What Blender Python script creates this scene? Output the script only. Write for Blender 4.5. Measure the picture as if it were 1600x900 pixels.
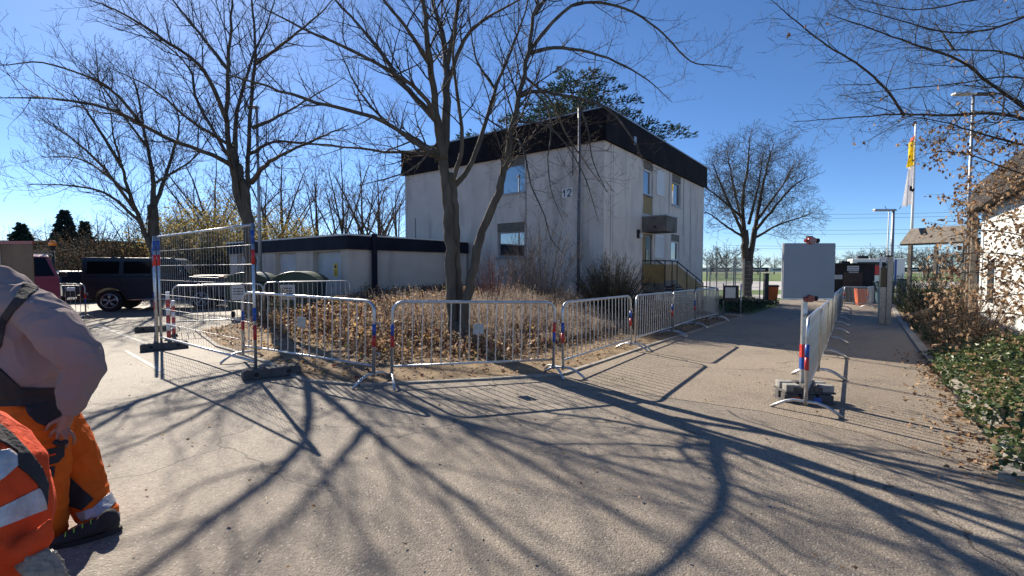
import bpy, bmesh, math, random
from mathutils import Vector, Matrix, Quaternion, noise as mnoise
random.seed(7)
R = math.radians
scene = bpy.context.scene
col = scene.collection
for o in list(bpy.data.objects): bpy.data.objects.remove(o)

# ------------------------------------------------------------------ camera, world, sun, exposure
F, CAM_H, PITCH = 730.0, 1.6, math.atan(32 / 730.0)
cam_d = bpy.data.cameras.new('camera'); cam = bpy.data.objects.new('camera', cam_d); col.objects.link(cam)
cam.location = (0, 0, CAM_H); cam.rotation_euler = (math.pi / 2 - PITCH, 0, 0)
cam_d.sensor_width = 36; cam_d.lens = F / 1600 * 36; cam_d.clip_end = 3000; cam_d.clip_start = .05
scene.camera = cam
SUN_AZ, SUN_EL = R(-37), R(34)      # azimuth clockwise from +Y (into the picture)
world = bpy.data.worlds.new('World'); scene.world = world; world.use_nodes = True
wn = world.node_tree.nodes; wl = world.node_tree.links
bg = wn['Background']; sky = wn.new('ShaderNodeTexSky'); sky.sky_type = 'NISHITA'; sky.sun_disc = False
sky.sun_elevation = SUN_EL; sky.sun_rotation = SUN_AZ
sky.air_density = .65; sky.dust_density = .12; sky.ozone_density = 6
hs = wn.new('ShaderNodeHueSaturation'); hs.inputs['Saturation'].default_value = 1.06
wl.new(sky.outputs[0], hs.inputs['Color']); wl.new(hs.outputs[0], bg.inputs[0]); bg.inputs[1].default_value = .084
sun_d = bpy.data.lights.new('sun', 'SUN'); sun = bpy.data.objects.new('sun', sun_d); col.objects.link(sun)
sun_d.energy = 5.0; sun_d.angle = R(.42); sun_d.color = (1, .91, .77)
sdir = Vector((math.sin(SUN_AZ) * math.cos(SUN_EL), math.cos(SUN_AZ) * math.cos(SUN_EL), math.sin(SUN_EL)))
sun.rotation_euler = (-sdir).to_track_quat('-Z', 'Y').to_euler(); sun.location = (0, 0, 30)
vs = scene.view_settings; vs.view_transform = 'Standard'; vs.look = 'None'; vs.exposure = 1.0; vs.gamma = 1

# ------------------------------------------------------------------ helpers
GX = [(-30, 0), (-12, 0), (-5, .11), (-3, .09), (0, 0), (22, -.6), (60, -.6)]
def gz(x, y=0):
    if x <= GX[0][0]: return GX[0][1]
    for (a, b), (c, d) in zip(GX, GX[1:]):
        if x <= c: return b + (d - b) * (x - a) / (c - a)
    return GX[-1][1]
def ray(px, py):
    a, b = (px - 800) / F, (450 - py) / F
    return Vector((a, math.cos(PITCH) + b * math.sin(PITCH), b * math.cos(PITCH) - math.sin(PITCH)))
def at(px, py, Y):
    r = ray(px, py); return Vector((0, 0, CAM_H)) + r * (Y / r.y)
def g(px, py):
    r = ray(px, py); z = 0
    for _ in range(30):
        t = (z - CAM_H) / r.z; z = gz(r.x * t)
    return Vector((r.x * t, r.y * t, z))
def G(x, y, dz=0): return Vector((x, y, gz(x) + dz))

class MB:
    def __init__(s): s.v = []; s.f = []; s.m = []; s.sm = []
    def face(s, idx, m=0, sm=False): s.f.append(idx); s.m.append(m); s.sm.append(sm)
    def quad(s, a, b, c, d, m=0):
        n = len(s.v); s.v += [tuple(a), tuple(b), tuple(c), tuple(d)]; s.face((n, n + 1, n + 2, n + 3), m); return s
    def tri(s, a, b, c, m=0):
        n = len(s.v); s.v += [tuple(a), tuple(b), tuple(c)]; s.face((n, n + 1, n + 2), m); return s
    def box(s, lo, hi, m=0, M=None):
        n = len(s.v)
        P = [(x, y, z) for z in (lo[2], hi[2]) for y in (lo[1], hi[1]) for x in (lo[0], hi[0])]
        if M is not None: P = [tuple(M @ Vector(p)) for p in P]
        s.v += P
        for q in ((0, 2, 3, 1), (4, 5, 7, 6), (0, 1, 5, 4), (2, 6, 7, 3), (0, 4, 6, 2), (1, 3, 7, 5)):
            s.face(tuple(n + i for i in q), m)
        return s
    def tube(s, pts, rad, k=6, m=0, cap=True, side=None, rad2=None, sm=True):
        pts = [Vector(p) for p in pts]
        if not hasattr(rad, '__len__'): rad = [rad] * len(pts)
        if rad2 is None: rad2 = rad
        n = len(s.v); u = None; last = len(pts) - 1
        for i, p in enumerate(pts):
            t = (pts[min(i + 1, last)] - pts[max(i - 1, 0)])
            if t.length < 1e-9: t = Vector((0, 0, 1))
            t.normalize()
            if side is not None: u = Vector(side) - t * t.dot(Vector(side))
            elif u is None: u = t.cross(Vector((0, 0, 1)) if abs(t.z) < .9 else Vector((1, 0, 0)))
            else: u = u - t * t.dot(u)
            if u.length < 1e-6: u = t.orthogonal()
            u.normalize(); w = t.cross(u)
            for j in range(k):
                a = 2 * math.pi * j / k
                q = p + u * (math.cos(a) * rad[i]) + w * (math.sin(a) * rad2[i])
                s.v.append((q.x, q.y, q.z))
        for i in range(last):
            for j in range(k):
                a, b = n + i * k + j, n + i * k + (j + 1) % k
                s.face((a, b, b + k, a + k), m, sm)
        if cap:
            s.face(tuple(n + j for j in range(k))[::-1], m); s.face(tuple(n + last * k + j for j in range(k)), m)
        return s
    def ring(s, c, axis, R0, r, k=20, kk=8, m=0):
        axis = Vector(axis).normalized(); u = axis.orthogonal().normalized(); w = axis.cross(u); n = len(s.v); c = Vector(c)
        for i in range(k):
            a = 2 * math.pi * i / k; d = u * math.cos(a) + w * math.sin(a)
            for j in range(kk):
                b = 2 * math.pi * j / kk; s.v.append(tuple(c + d * (R0 + r * math.cos(b)) + axis * (r * math.sin(b))))
        for i in range(k):
            for j in range(kk):
                s.face((n + i * kk + j, n + ((i + 1) % k) * kk + j, n + ((i + 1) % k) * kk + (j + 1) % kk, n + i * kk + (j + 1) % kk), m, True)
        return s
    def prism(s, poly, a, b, ax, m=0):
        """poly: 2-D outline; ax maps (u, v, w) to 3-D; extruded from w=a to w=b"""
        n = len(s.v); k = len(poly)
        s.v += [tuple(ax(u, v, a)) for u, v in poly] + [tuple(ax(u, v, b)) for u, v in poly]
        s.face(tuple(range(n, n + k))[::-1], m); s.face(tuple(range(n + k, n + 2 * k)), m)
        for i in range(k): s.face((n + i, n + (i + 1) % k, n + k + (i + 1) % k, n + k + i), m)
        return s
    def ball(s, c, r, k=10, m=0):
        c = Vector(c); r = Vector(r) if hasattr(r, '__len__') else Vector((r, r, r)); n = len(s.v); h = k // 2
        for i in range(h + 1):
            th = math.pi * i / h
            for j in range(k):
                ph = 2 * math.pi * j / k
                s.v.append((c.x + r.x * math.sin(th) * math.cos(ph), c.y + r.y * math.sin(th) * math.sin(ph), c.z + r.z * math.cos(th)))
        for i in range(h):
            for j in range(k):
                s.face((n + i * k + j, n + (i + 1) * k + j, n + (i + 1) * k + (j + 1) % k, n + i * k + (j + 1) % k), m, True)
        return s
    def mesh(s, name):
        me = bpy.data.meshes.new(name); me.from_pydata(s.v, [], s.f)
        me.polygons.foreach_set('material_index', s.m); me.polygons.foreach_set('use_smooth', s.sm); me.update(); return me
    def build(s, name, mats, parent=None, bevel=0, loc=None, fix=False):
        me = s.mesh(name)
        for m in (mats if isinstance(mats, (list, tuple)) else [mats]): me.materials.append(m)
        if fix:
            bm = bmesh.new(); bm.from_mesh(me); bmesh.ops.recalc_face_normals(bm, faces=bm.faces); bm.to_mesh(me); bm.free()
        return link(name, me, parent, bevel, loc)
def link(name, me, parent=None, bevel=0, loc=None):
    o = bpy.data.objects.new(name, me); col.objects.link(o)
    if parent: o.parent = parent
    if loc is not None: o.location = loc
    if bevel:
        b = o.modifiers.new('bevel', 'BEVEL'); b.width = bevel; b.segments = 2; b.limit_method = 'ANGLE'
    return o
def empty(name, loc=(0, 0, 0), rz=0):
    o = bpy.data.objects.new(name, None); col.objects.link(o); o.location = loc; o.rotation_euler = (0, 0, rz); o.empty_display_size = .2; return o
def tag(o, label=None, cat=None, group=None, kind=None):
    if label: o['label'] = label
    if cat: o['category'] = cat
    if group: o['group'] = group
    if kind: o['kind'] = kind
    return o
def kids(o): return [c for c in o.children]
def copy_tree(o, parent=None):
    c = o.copy(); col.objects.link(c); c.parent = parent
    for ch in kids(o): copy_tree(ch, c)
    return c

# ------------------------------------------------------------------ materials
def mat(name, c, rough=.7, metal=0, var=.18, scale=6, bump=0, bscale=60, spec=.5, trans=0, coat=0, stretch=None, c2=None):
    m = bpy.data.materials.new(name); m.use_nodes = True; nt = m.node_tree; N = nt.nodes; Lk = nt.links
    b = N['Principled BSDF']; b.inputs['Roughness'].default_value = rough; b.inputs['Metallic'].default_value = metal
    b.inputs['Specular IOR Level'].default_value = spec; b.inputs['Coat Weight'].default_value = coat
    tc = N.new('ShaderNodeTexCoord'); src = tc.outputs['Object']
    if stretch:
        mp = N.new('ShaderNodeMapping'); mp.inputs['Scale'].default_value = stretch; Lk.new(src, mp.inputs[0]); src = mp.outputs[0]
    n = N.new('ShaderNodeTexNoise'); n.inputs['Scale'].default_value = scale; n.inputs['Detail'].default_value = 5; Lk.new(src, n.inputs['Vector'])
    r = N.new('ShaderNodeMapRange'); r.inputs[1].default_value = .3; r.inputs[2].default_value = .7; Lk.new(n.outputs['Fac'], r.inputs[0])
    x = N.new('ShaderNodeMix'); x.data_type = 'RGBA'; Lk.new(r.outputs[0], x.inputs[0])
    lo = [v * (1 - var) for v in c]; hi = [min(1, v * (1 + var)) for v in c]
    if c2: lo, hi = c, c2
    x.inputs[6].default_value = (*lo, 1); x.inputs[7].default_value = (*hi, 1); Lk.new(x.outputs[2], b.inputs['Base Color'])
    if bump:
        n2 = N.new('ShaderNodeTexNoise'); n2.inputs['Scale'].default_value = bscale; n2.inputs['Detail'].default_value = 4; Lk.new(src, n2.inputs['Vector'])
        bp = N.new('ShaderNodeBump'); bp.inputs['Strength'].default_value = bump; bp.inputs['Distance'].default_value = .02
        Lk.new(n2.outputs['Fac'], bp.inputs['Height']); Lk.new(bp.outputs[0], b.inputs['Normal'])
    if trans:
        t = N.new('ShaderNodeBsdfTranslucent'); Lk.new(x.outputs[2], t.inputs[0])
        ms = N.new('ShaderNodeMixShader'); ms.inputs[0].default_value = trans; out = N['Material Output']
        Lk.new(b.outputs[0], ms.inputs[1]); Lk.new(t.outputs[0], ms.inputs[2]); Lk.new(ms.outputs[0], out.inputs[0])
    return m
def asphalt(name, c, c2, stone, dens, bump=.5, stain=(.06, .05, .045)):
    m = bpy.data.materials.new(name); m.use_nodes = True; nt = m.node_tree; N = nt.nodes; Lk = nt.links
    b = N['Principled BSDF']; geo = N.new('ShaderNodeNewGeometry'); P = geo.outputs['Position']
    def noise(s, d=6, rough=.6):
        n = N.new('ShaderNodeTexNoise'); n.inputs['Scale'].default_value = s; n.inputs['Detail'].default_value = d; n.inputs['Roughness'].default_value = rough
        Lk.new(P, n.inputs['Vector']); return n.outputs['Fac']
    def ramp(f, a, z):
        r = N.new('ShaderNodeMapRange'); r.inputs[1].default_value = a; r.inputs[2].default_value = z; Lk.new(f, r.inputs[0]); return r.outputs[0]
    def mix(f, a, z):
        x = N.new('ShaderNodeMix'); x.data_type = 'RGBA'; Lk.new(f, x.inputs[0])
        for i, q in ((6, a), (7, z)):
            if isinstance(q, tuple): x.inputs[i].default_value = (*q, 1)
            else: Lk.new(q, x.inputs[i])
        return x.outputs[2]
    base = mix(ramp(noise(.28, 7), .38, .62), c, c2)
    base = mix(ramp(noise(38, 3), .45, .75), base, tuple(v * .62 for v in c))
    st = N.new('ShaderNodeMath'); st.operation = 'MULTIPLY'; Lk.new(ramp(noise(.8, 8, .72), .52, .72), st.inputs[0]); st.inputs[1].default_value = .55
    base = mix(st.outputs[0], base, stain)
    v = N.new('ShaderNodeTexVoronoi'); v.inputs['Scale'].default_value = 75; Lk.new(P, v.inputs['Vector'])
    sep = N.new('ShaderNodeSeparateColor'); Lk.new(v.outputs['Color'], sep.inputs[0])
    gt = N.new('ShaderNodeMath'); gt.operation = 'GREATER_THAN'; gt.inputs[1].default_value = 1 - dens; Lk.new(sep.outputs[0], gt.inputs[0])
    lt = N.new('ShaderNodeMath'); lt.operation = 'LESS_THAN'; lt.inputs[1].default_value = .42; Lk.new(v.outputs['Distance'], lt.inputs[0])
    mu = N.new('ShaderNodeMath'); mu.operation = 'MULTIPLY'; Lk.new(gt.outputs[0], mu.inputs[0]); Lk.new(lt.outputs[0], mu.inputs[1])
    base = mix(mu.outputs[0], base, stone)
    # hairline cracks
    v2 = N.new('ShaderNodeTexVoronoi'); v2.feature = 'DISTANCE_TO_EDGE'; v2.inputs['Scale'].default_value = .33
    wp = N.new('ShaderNodeVectorMath'); wp.operation = 'ADD'; n3 = N.new('ShaderNodeTexNoise'); n3.inputs['Scale'].default_value = 1.6; n3.inputs['Detail'].default_value = 6
    Lk.new(P, n3.inputs['Vector']); Lk.new(P, wp.inputs[0]); Lk.new(n3.outputs['Color'], wp.inputs[1]); Lk.new(wp.outputs[0], v2.inputs['Vector'])
    cr = N.new('ShaderNodeMath'); cr.operation = 'LESS_THAN'; cr.inputs[1].default_value = .0045; Lk.new(v2.outputs['Distance'], cr.inputs[0])
    gate = N.new('ShaderNodeMath'); gate.operation = 'MULTIPLY'; Lk.new(cr.outputs[0], gate.inputs[0]); Lk.new(ramp(noise(.3, 2), .44, .5), gate.inputs[1])
    base = mix(gate.outputs[0], base, tuple(v * .45 for v in c))
    Lk.new(base, b.inputs['Base Color']); b.inputs['Roughness'].default_value = .78; b.inputs['Specular IOR Level'].default_value = .45
    h = N.new('ShaderNodeMath'); h.operation = 'ADD'; Lk.new(noise(70, 3), h.inputs[0])
    inv = N.new('ShaderNodeMath'); inv.operation = 'MULTIPLY'; inv.inputs[1].default_value = -.9; Lk.new(v.outputs['Distance'], inv.inputs[0]); Lk.new(inv.outputs[0], h.inputs[1])
    bp = N.new('ShaderNodeBump'); bp.inputs['Strength'].default_value = bump; bp.inputs['Distance'].default_value = .012
    Lk.new(h.outputs[0], bp.inputs['Height']); Lk.new(bp.outputs[0], b.inputs['Normal'])
    return m
def stained_wall(name, c, streak, amount=.5, bump=.35):
    m = mat(name, c, .9, var=.08, scale=1.3, bump=bump, bscale=45, spec=.2); nt = m.node_tree; N = nt.nodes; Lk = nt.links; b = N['Principled BSDF']
    src = b.inputs['Base Color'].links[0].from_socket; tc = [n for n in N if n.type == 'TEX_COORD'][0]
    mp = N.new('ShaderNodeMapping'); mp.inputs['Scale'].default_value = (1.3, 1.3, .22); Lk.new(tc.outputs['Object'], mp.inputs[0])
    n = N.new('ShaderNodeTexNoise'); n.inputs['Scale'].default_value = 1.5; n.inputs['Detail'].default_value = 7; n.inputs['Roughness'].default_value = .62; Lk.new(mp.outputs[0], n.inputs['Vector'])
    r = N.new('ShaderNodeMapRange'); r.inputs[1].default_value = .5; r.inputs[2].default_value = .76; r.inputs[4].default_value = amount; Lk.new(n.outputs['Fac'], r.inputs[0])
    x = N.new('ShaderNodeMix'); x.data_type = 'RGBA'; Lk.new(r.outputs[0], x.inputs[0]); Lk.new(src, x.inputs[6]); x.inputs[7].default_value = (*streak, 1)
    n2 = N.new('ShaderNodeTexNoise'); n2.inputs['Scale'].default_value = 26; n2.inputs['Detail'].default_value = 3; Lk.new(tc.outputs['Object'], n2.inputs['Vector'])
    r2 = N.new('ShaderNodeMapRange'); r2.inputs[1].default_value = .55; r2.inputs[2].default_value = .8; r2.inputs[4].default_value = .35; Lk.new(n2.outputs['Fac'], r2.inputs[0])
    x2 = N.new('ShaderNodeMix'); x2.data_type = 'RGBA'; Lk.new(r2.outputs[0], x2.inputs[0]); Lk.new(x.outputs[2], x2.inputs[6]); x2.inputs[7].default_value = (*[v * .6 for v in c], 1)
    Lk.new(x2.outputs[2], b.inputs['Base Color']); return m
M = {}
M['asphalt'] = asphalt('asphalt', (.195, .16, .125), (.275, .233, .186), (.42, .38, .32), .05, .42)
M['path'] = asphalt('path_asphalt', (.245, .195, .145), (.3, .245, .185), (.5, .44, .35), .15, .6)
M['far_asphalt'] = asphalt('lot_asphalt', (.17, .16, .15), (.2, .19, .175), (.45, .43, .4), .05)
M['soil'] = mat('soil', (.15, .108, .074), .95, var=.4, scale=3, bump=.8, bscale=35, spec=.1, c2=(.3, .225, .145))
M['kerb'] = mat('kerb_stone', (.3, .27, .23), .9, var=.25, scale=8, bump=.4)
M['grass'] = mat('grass', (.07, .12, .03), .9, var=.4, scale=1.2, c2=(.14, .19, .05))
M['gravel'] = mat('gravel', (.4, .38, .36), .9, var=.12, scale=.5)
M['plaster'] = stained_wall('plaster', (.68, .60, .52), (.17, .145, .12), .6)
M['plaster_garage'] = stained_wall('garage_render', (.58, .50, .42), (.17, .15, .135), .45)
M['fascia'] = mat('fascia', (.011, .009, .011), .8, var=.5, scale=2, bump=.1, bscale=20, spec=.15)
M['fascia_blue'] = mat('fascia_blue', (.013, .015, .026), .75, var=.35, scale=2, spec=.2)
M['pipe'] = mat('pipe_grey', (.10, .11, .125), .5, .2, var=.25)
M['zinc'] = mat('zinc', (.33, .35, .37), .45, .6, var=.15)
M['galv'] = mat('galvanised', (.5, .51, .52), .38, .85, var=.2, scale=14)
M['galv_dull'] = mat('galvanised_dull', (.36, .36, .35), .5, .6, var=.25, scale=20)
M['red'] = mat('red_film', (.5, .03, .025), .4); M['blue'] = mat('blue_film', (.02, .08, .33), .4)
M['white'] = mat('white_paint', (.75, .75, .73), .5, var=.05); M['offwhite'] = mat('offwhite', (.62, .61, .57), .6, var=.1)
M['black'] = mat('black_rubber', (.02, .02, .02), .85, var=.4, scale=12, bump=.3, bscale=40)
M['recycled'] = mat('recycled_plastic', (.075, .07, .068), .8, var=.35, scale=10, bump=.4, bscale=50)
M['black_gloss'] = mat('black_gloss', (.01, .011, .013), .25, var=.1)
M['window_frame'] = mat('window_frame', (.3, .3, .29), .6, var=.1)
M['shutter_box'] = mat('shutter_box', (.15, .13, .10), .7, var=.2)
M['ochre'] = mat('ochre_panel', (.29, .185, .065), .65, var=.2, scale=2.5)
M['bronze'] = mat('bronze_door', (.07, .058, .045), .4, .2)
M['concrete'] = mat('concrete', (.15, .135, .115), .9, var=.35, scale=2.5, bump=.3)
M['garage_door'] = mat('garage_door', (.50, .51, .52), .6, var=.1, scale=2)
M['yellow'] = mat('yellow_sign', (.75, .48, .03), .5, var=.05)
M['dark_print'] = mat('dark_print', (.02, .02, .02), .6)
M['plate_pale'] = mat('pale_recycled', (.26, .25, .23), .85, var=.4, scale=9, bump=.3)
M['wire'] = mat('wire', (.5, .5, .5), .45, .7)
M['green_bin'] = mat('green_bin', (.012, .035, .022), .42, var=.3, scale=4)
M['orange_bin'] = mat('orange_bin', (.72, .13, .02), .5, var=.12)
M['tyre'] = mat('tyre', (.018, .018, .018), .85, bump=.2); M['rim'] = mat('rim', (.55, .55, .56), .3, .9)
M['suv'] = mat('suv_paint', (.024, .031, .04), .4, 0, var=.1, spec=.35); M['car_dark'] = mat('dark_paint', (.03, .032, .036), .3, .2, coat=.5)
M['car_red'] = mat('red_paint', (.33, .04, .035), .3, 0, coat=.6, var=.06)
M['trim'] = mat('car_trim', (.018, .018, .02), .6)
M['chrome'] = mat('chrome', (.7, .7, .7), .15, 1)
M['signback'] = mat('sign_back', (.24, .255, .275), .5, .35, var=.06, scale=3)
M['amber'] = mat('amber', (.9, .25, .02), .25, coat=.5); M['red_lens'] = mat('red_lens', (.22, .02, .015), .25, coat=.5); M['lamp_glass'] = mat('lamp_glass', (.7, .7, .68), .2)
M['wood_brown'] = mat('brown_board', (.2, .125, .075), .7, var=.2, scale=3)
M['hut'] = mat('hut_board', (.018, .014, .012), .7, var=.3); M['hut_door'] = mat('hut_door', (.06, .035, .02), .6, var=.3)
M['blue_plastic'] = mat('blue_plastic', (.04, .08, .11), .5)
M['timber'] = mat('grey_timber', (.17, .145, .12), .8, var=.3, scale=6)
M['shingle'] = mat('shingle', (.028, .021, .018), .85, var=.5, scale=8, bump=.4)
M['bark'] = mat('bark', (.062, .055, .044), .92, var=.45, scale=7, bump=1.0, bscale=22, spec=.2, stretch=(1, 1, .3), c2=(.135, .12, .095))
M['twig'] = mat('twig', (.05, .036, .026), .8, var=.35, scale=3, spec=.3)
M['bark_brown'] = mat('bark_brown', (.055, .042, .034), .9, var=.45, scale=6, bump=.8, bscale=25, stretch=(1, 1, .3))
M['twig_pale'] = mat('twig_pale', (.13, .10, .08), .85, var=.3)
M['twig_red'] = mat('twig_red', (.125, .05, .045), .7, var=.3)
M['twig_dark'] = mat('twig_dark', (.035, .032, .02), .8, var=.3)
M['twig_far'] = mat('twig_far', (.12, .088, .07), .9, var=.3)
M['needle'] = mat('needle', (.04, .07, .045), .8, var=.4, scale=2, trans=.25); M['needle_blue'] = mat('needle_blue', (.018, .04, .035), .8, var=.4, scale=2)
M['leaf_tan'] = mat('leaf_tan', (.40, .26, .15), .7, var=.3, scale=3, trans=.5); M['leaf_yellow'] = mat('leaf_yellow', (.48, .32, .12), .7, var=.25, scale=3, trans=.45)
M['leaf_brown'] = mat('leaf_brown', (.15, .085, .05), .8, var=.3, scale=3, trans=.25); M['leaf_red'] = mat('leaf_red', (.13, .045, .04), .7, var=.3, scale=3, trans=.3)
M['leaf_olive'] = mat('leaf_olive', (.13, .14, .045), .7, var=.3, scale=3, trans=.35)
M['leaf_pale'] = mat('leaf_pale', (.45, .31, .19), .6, var=.25, scale=3, trans=.3)
M['ivy'] = mat('ivy', (.065, .095, .032), .3, var=.3, scale=4, trans=.25, spec=.5); M['ivy_light'] = mat('ivy_light', (.12, .155, .05), .4, var=.25, scale=4, trans=.35); M['ivy_dark'] = mat('ivy_dark', (.025, .06, .02), .4, var=.3, scale=4, trans=.15)
M['hedge'] = mat('hedge_leaf', (.035, .055, .022), .7, var=.4, scale=3, trans=.15); M['hedge_olive'] = mat('hedge_olive', (.075, .07, .035), .8, var=.35, scale=3, trans=.2)
M['bud'] = mat('yellow_bud', (.42, .32, .11), .7, var=.3, scale=2, trans=.35)
M['straw'] = mat('straw', (.44, .36, .29), .8, var=.3, scale=4, trans=.3)
M['hoodie'] = mat('hoodie_cloth', (.27, .215, .21), .95, var=.07, scale=3, bump=.06, bscale=220, spec=.1)
M['orange'] = mat('orange_cloth', (.72, .125, .012), .8, var=.12, scale=9, bump=.3, bscale=40, spec=.15); M['orange_red'] = mat('orange_red_cloth', (.66, .068, .018), .8, var=.12, scale=9, bump=.3, bscale=40, spec=.15)
M['work_grey'] = mat('charcoal_cloth', (.028, .026, .028), .9, var=.25, scale=12, bump=.3, bscale=60)
M['reflective'] = mat('reflective_tape', (.42, .43, .46), .45, .3, var=.2, scale=25, bump=.25, bscale=70)
M['skin'] = mat('skin', (.33, .165, .11), .55, var=.12, scale=14)
M['bag'] = mat('clear_bag', (.33, .32, .3), .25, var=.15, scale=20, bump=1, bscale=25, trans=.5)
M['green_trim'] = mat('green_trim', (.25, .5, .05), .5)
M['flag_yellow'] = mat('flag_yellow', (.85, .62, .02), .8, trans=.4); M['flag_white'] = mat('flag_white', (.75, .73, .74), .8, trans=.4, var=.08); M['flag_red'] = mat('flag_red', (.6, .12, .05), .8, trans=.4)
def glass(name, c, rough=.03, ior=2.0, spec=1.0):
    m = mat(name, c, rough, var=0, spec=spec); b = m.node_tree.nodes['Principled BSDF']; b.inputs['IOR'].default_value = ior; return m
M['glass'] = glass('window_glass', (.03, .04, .05), .02, 2.6); M['car_glass'] = glass('car_glass', (.008, .009, .011), .1, 1.3, .3)
def worn_paint():
    m = mat('worn_line_paint', (.2, .18, .155), .8, var=.05, scale=14, c2=(.5, .48, .45)); return m
M['line'] = worn_paint()

# ------------------------------------------------------------------ setting: ground sheets
def sheet(name, xs, ys, dz, m, kind='structure'):
    mb = MB(); nx = len(xs)
    for y in ys:
        for x in xs: mb.v.append((x, y, gz(x) + dz))
    for j in range(len(ys) - 1):
        for i in range(nx - 1):
            a = j * nx + i; mb.face((a, a + 1, a + nx + 1, a + nx))
    return tag(mb.build(name, m), kind=kind)
XS = [-900, -60, -30, -12, -5, -3, 0, 5, 11, 22, 60, 900]
sheet('ground', XS, [-400, -20, 0, 10, 30, 80, 300, 1200], 0, M['asphalt'])
def poly_sheet(name, pts, dz, m, cut=True):
    bm = bmesh.new(); vs_ = [bm.verts.new((p[0], p[1], 0)) for p in pts]; bm.faces.new(vs_); bmesh.ops.triangulate(bm, faces=bm.faces)
    for x, _ in GX: bmesh.ops.bisect_plane(bm, geom=bm.verts[:] + bm.edges[:] + bm.faces[:], plane_co=(x, 0, 0), plane_no=(1, 0, 0))
    for v in bm.verts: v.co.z = gz(v.co.x) + dz
    bmesh.ops.recalc_face_normals(bm, faces=bm.faces)
    for f in bm.faces:
        if f.normal.z < 0: f.normal_flip()
    me = bpy.data.meshes.new(name); bm.to_mesh(me); bm.free(); me.materials.append(m)
    return tag(link(name, me), kind='structure')
uR = Vector((.6074, .7944, 0)); uL = Vector((-.7944, .6074, 0)); HC = Vector((3.07, 15.7, 0))
BED = [(-7.6, 11.2), (-5.57, 8.78), (-3.86, 7.3), (-2.78, 6.18), (-1.99, 6.03), (-.31, 6.58), (.77, 6.99), (2.84, 9.82), (5.68, 13.58), (8.6, 17.4), (7.2, 18.6), (4.6, 17.6), (2.9, 16.0), (-1.9, 19.6), (-5.3, 15.2), (-6.2, 13.9)]
BED_EDGE = [(-8.2, 12.2), (-7.6, 11.2), (-5.57, 8.78), (-3.86, 7.3), (-2.78, 6.18), (-1.99, 6.03), (-.31, 6.58), (.77, 6.99), (2.84, 9.82), (5.68, 13.58), (8.6, 17.4)]
poly_sheet('path', [(.55, 6.36), (1.9, 5.9), (2.91, 5.39), (3.6, 4.72), (3.95, 3.85), (4.5, 4.15), (5.7, 5.6), (8.8, 9.96), (23.5, 29), (20, 32), (8.7, 17.5), (5.68, 13.5), (2.84, 9.75), (.8, 6.9)], .004, M['path'])
poly_sheet('sports_field', [(14, 27.5), (23, 34), (60, 40), (160, 60), (160, 200), (-60, 200), (-60, 60), (2, 42), (8, 30)], .006, M['grass'])
poly_sheet('running_track', [(17, 44), (60, 52), (120, 60), (120, 74), (-30, 74), (-30, 60), (5, 50)], .012, M['gravel'])
poly_sheet('field_path', [(14.5, 29), (23, 35.5), (60, 42), (60, 44.5), (22, 38), (11, 31)], .012, M['gravel'])
poly_sheet('verge', [(9.6, 18.6), (14.6, 25.2), (13.2, 28), (16, 34), (9, 30), (8, 22)], .014, M['grass'])
poly_sheet('right_verge', [(4.55, 4.05), (5.75, 5.5), (8.9, 9.9), (23.4, 28.6), (60, 30), (60, 2), (6, 2), (4.0, 3.2)], .010, M['soil'])
# garden bed: gently mounded soil
def seg_d(p, a, b):
    ax, ay = b[0] - a[0], b[1] - a[1]; t = max(0, min(1, ((p[0] - a[0]) * ax + (p[1] - a[1]) * ay) / (ax * ax + ay * ay)))
    return math.hypot(p[0] - a[0] - ax * t, p[1] - a[1] - ay * t)
def edge_d(p): return min(seg_d(p, a, b) for a, b in zip(BED_EDGE, BED_EDGE[1:]))
def inside(p, poly):
    c = False; n = len(poly)
    for i in range(n):
        (x1, y1), (x2, y2) = poly[i], poly[i - 1]
        if (y1 > p[1]) != (y2 > p[1]) and p[0] < (x2 - x1) * (p[1] - y1) / (y2 - y1) + x1: c = not c
    return c
def soil_h(x, y): return .012 + min(.10, .05 * edge_d((x, y))) + .05 * max(0, min(1, edge_d((x, y)))) * mnoise.noise(Vector((x * 1.7, y * 1.7, 0)))
bm = bmesh.new(); vv = [bm.verts.new((x, y, 0)) for x, y in BED]; bm.faces.new(vv); bmesh.ops.triangulate(bm, faces=bm.faces)
for i in range(-34, 38): bmesh.ops.bisect_plane(bm, geom=bm.verts[:] + bm.edges[:] + bm.faces[:], plane_co=(i * .25, 0, 0), plane_no=(1, 0, 0))
for i in range(23, 82): bmesh.ops.bisect_plane(bm, geom=bm.verts[:] + bm.edges[:] + bm.faces[:], plane_co=(0, i * .25, 0), plane_no=(0, 1, 0))
for v in bm.verts: v.co.z = gz(v.co.x) + soil_h(v.co.x, v.co.y)
for f in bm.faces:
    if f.normal.z < 0: f.normal_flip()
    f.smooth = True
me = bpy.data.meshes.new('garden_bed'); bm.to_mesh(me); bm.free(); me.materials.append(M['soil']); tag(link('garden_bed', me), kind='structure')
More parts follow.
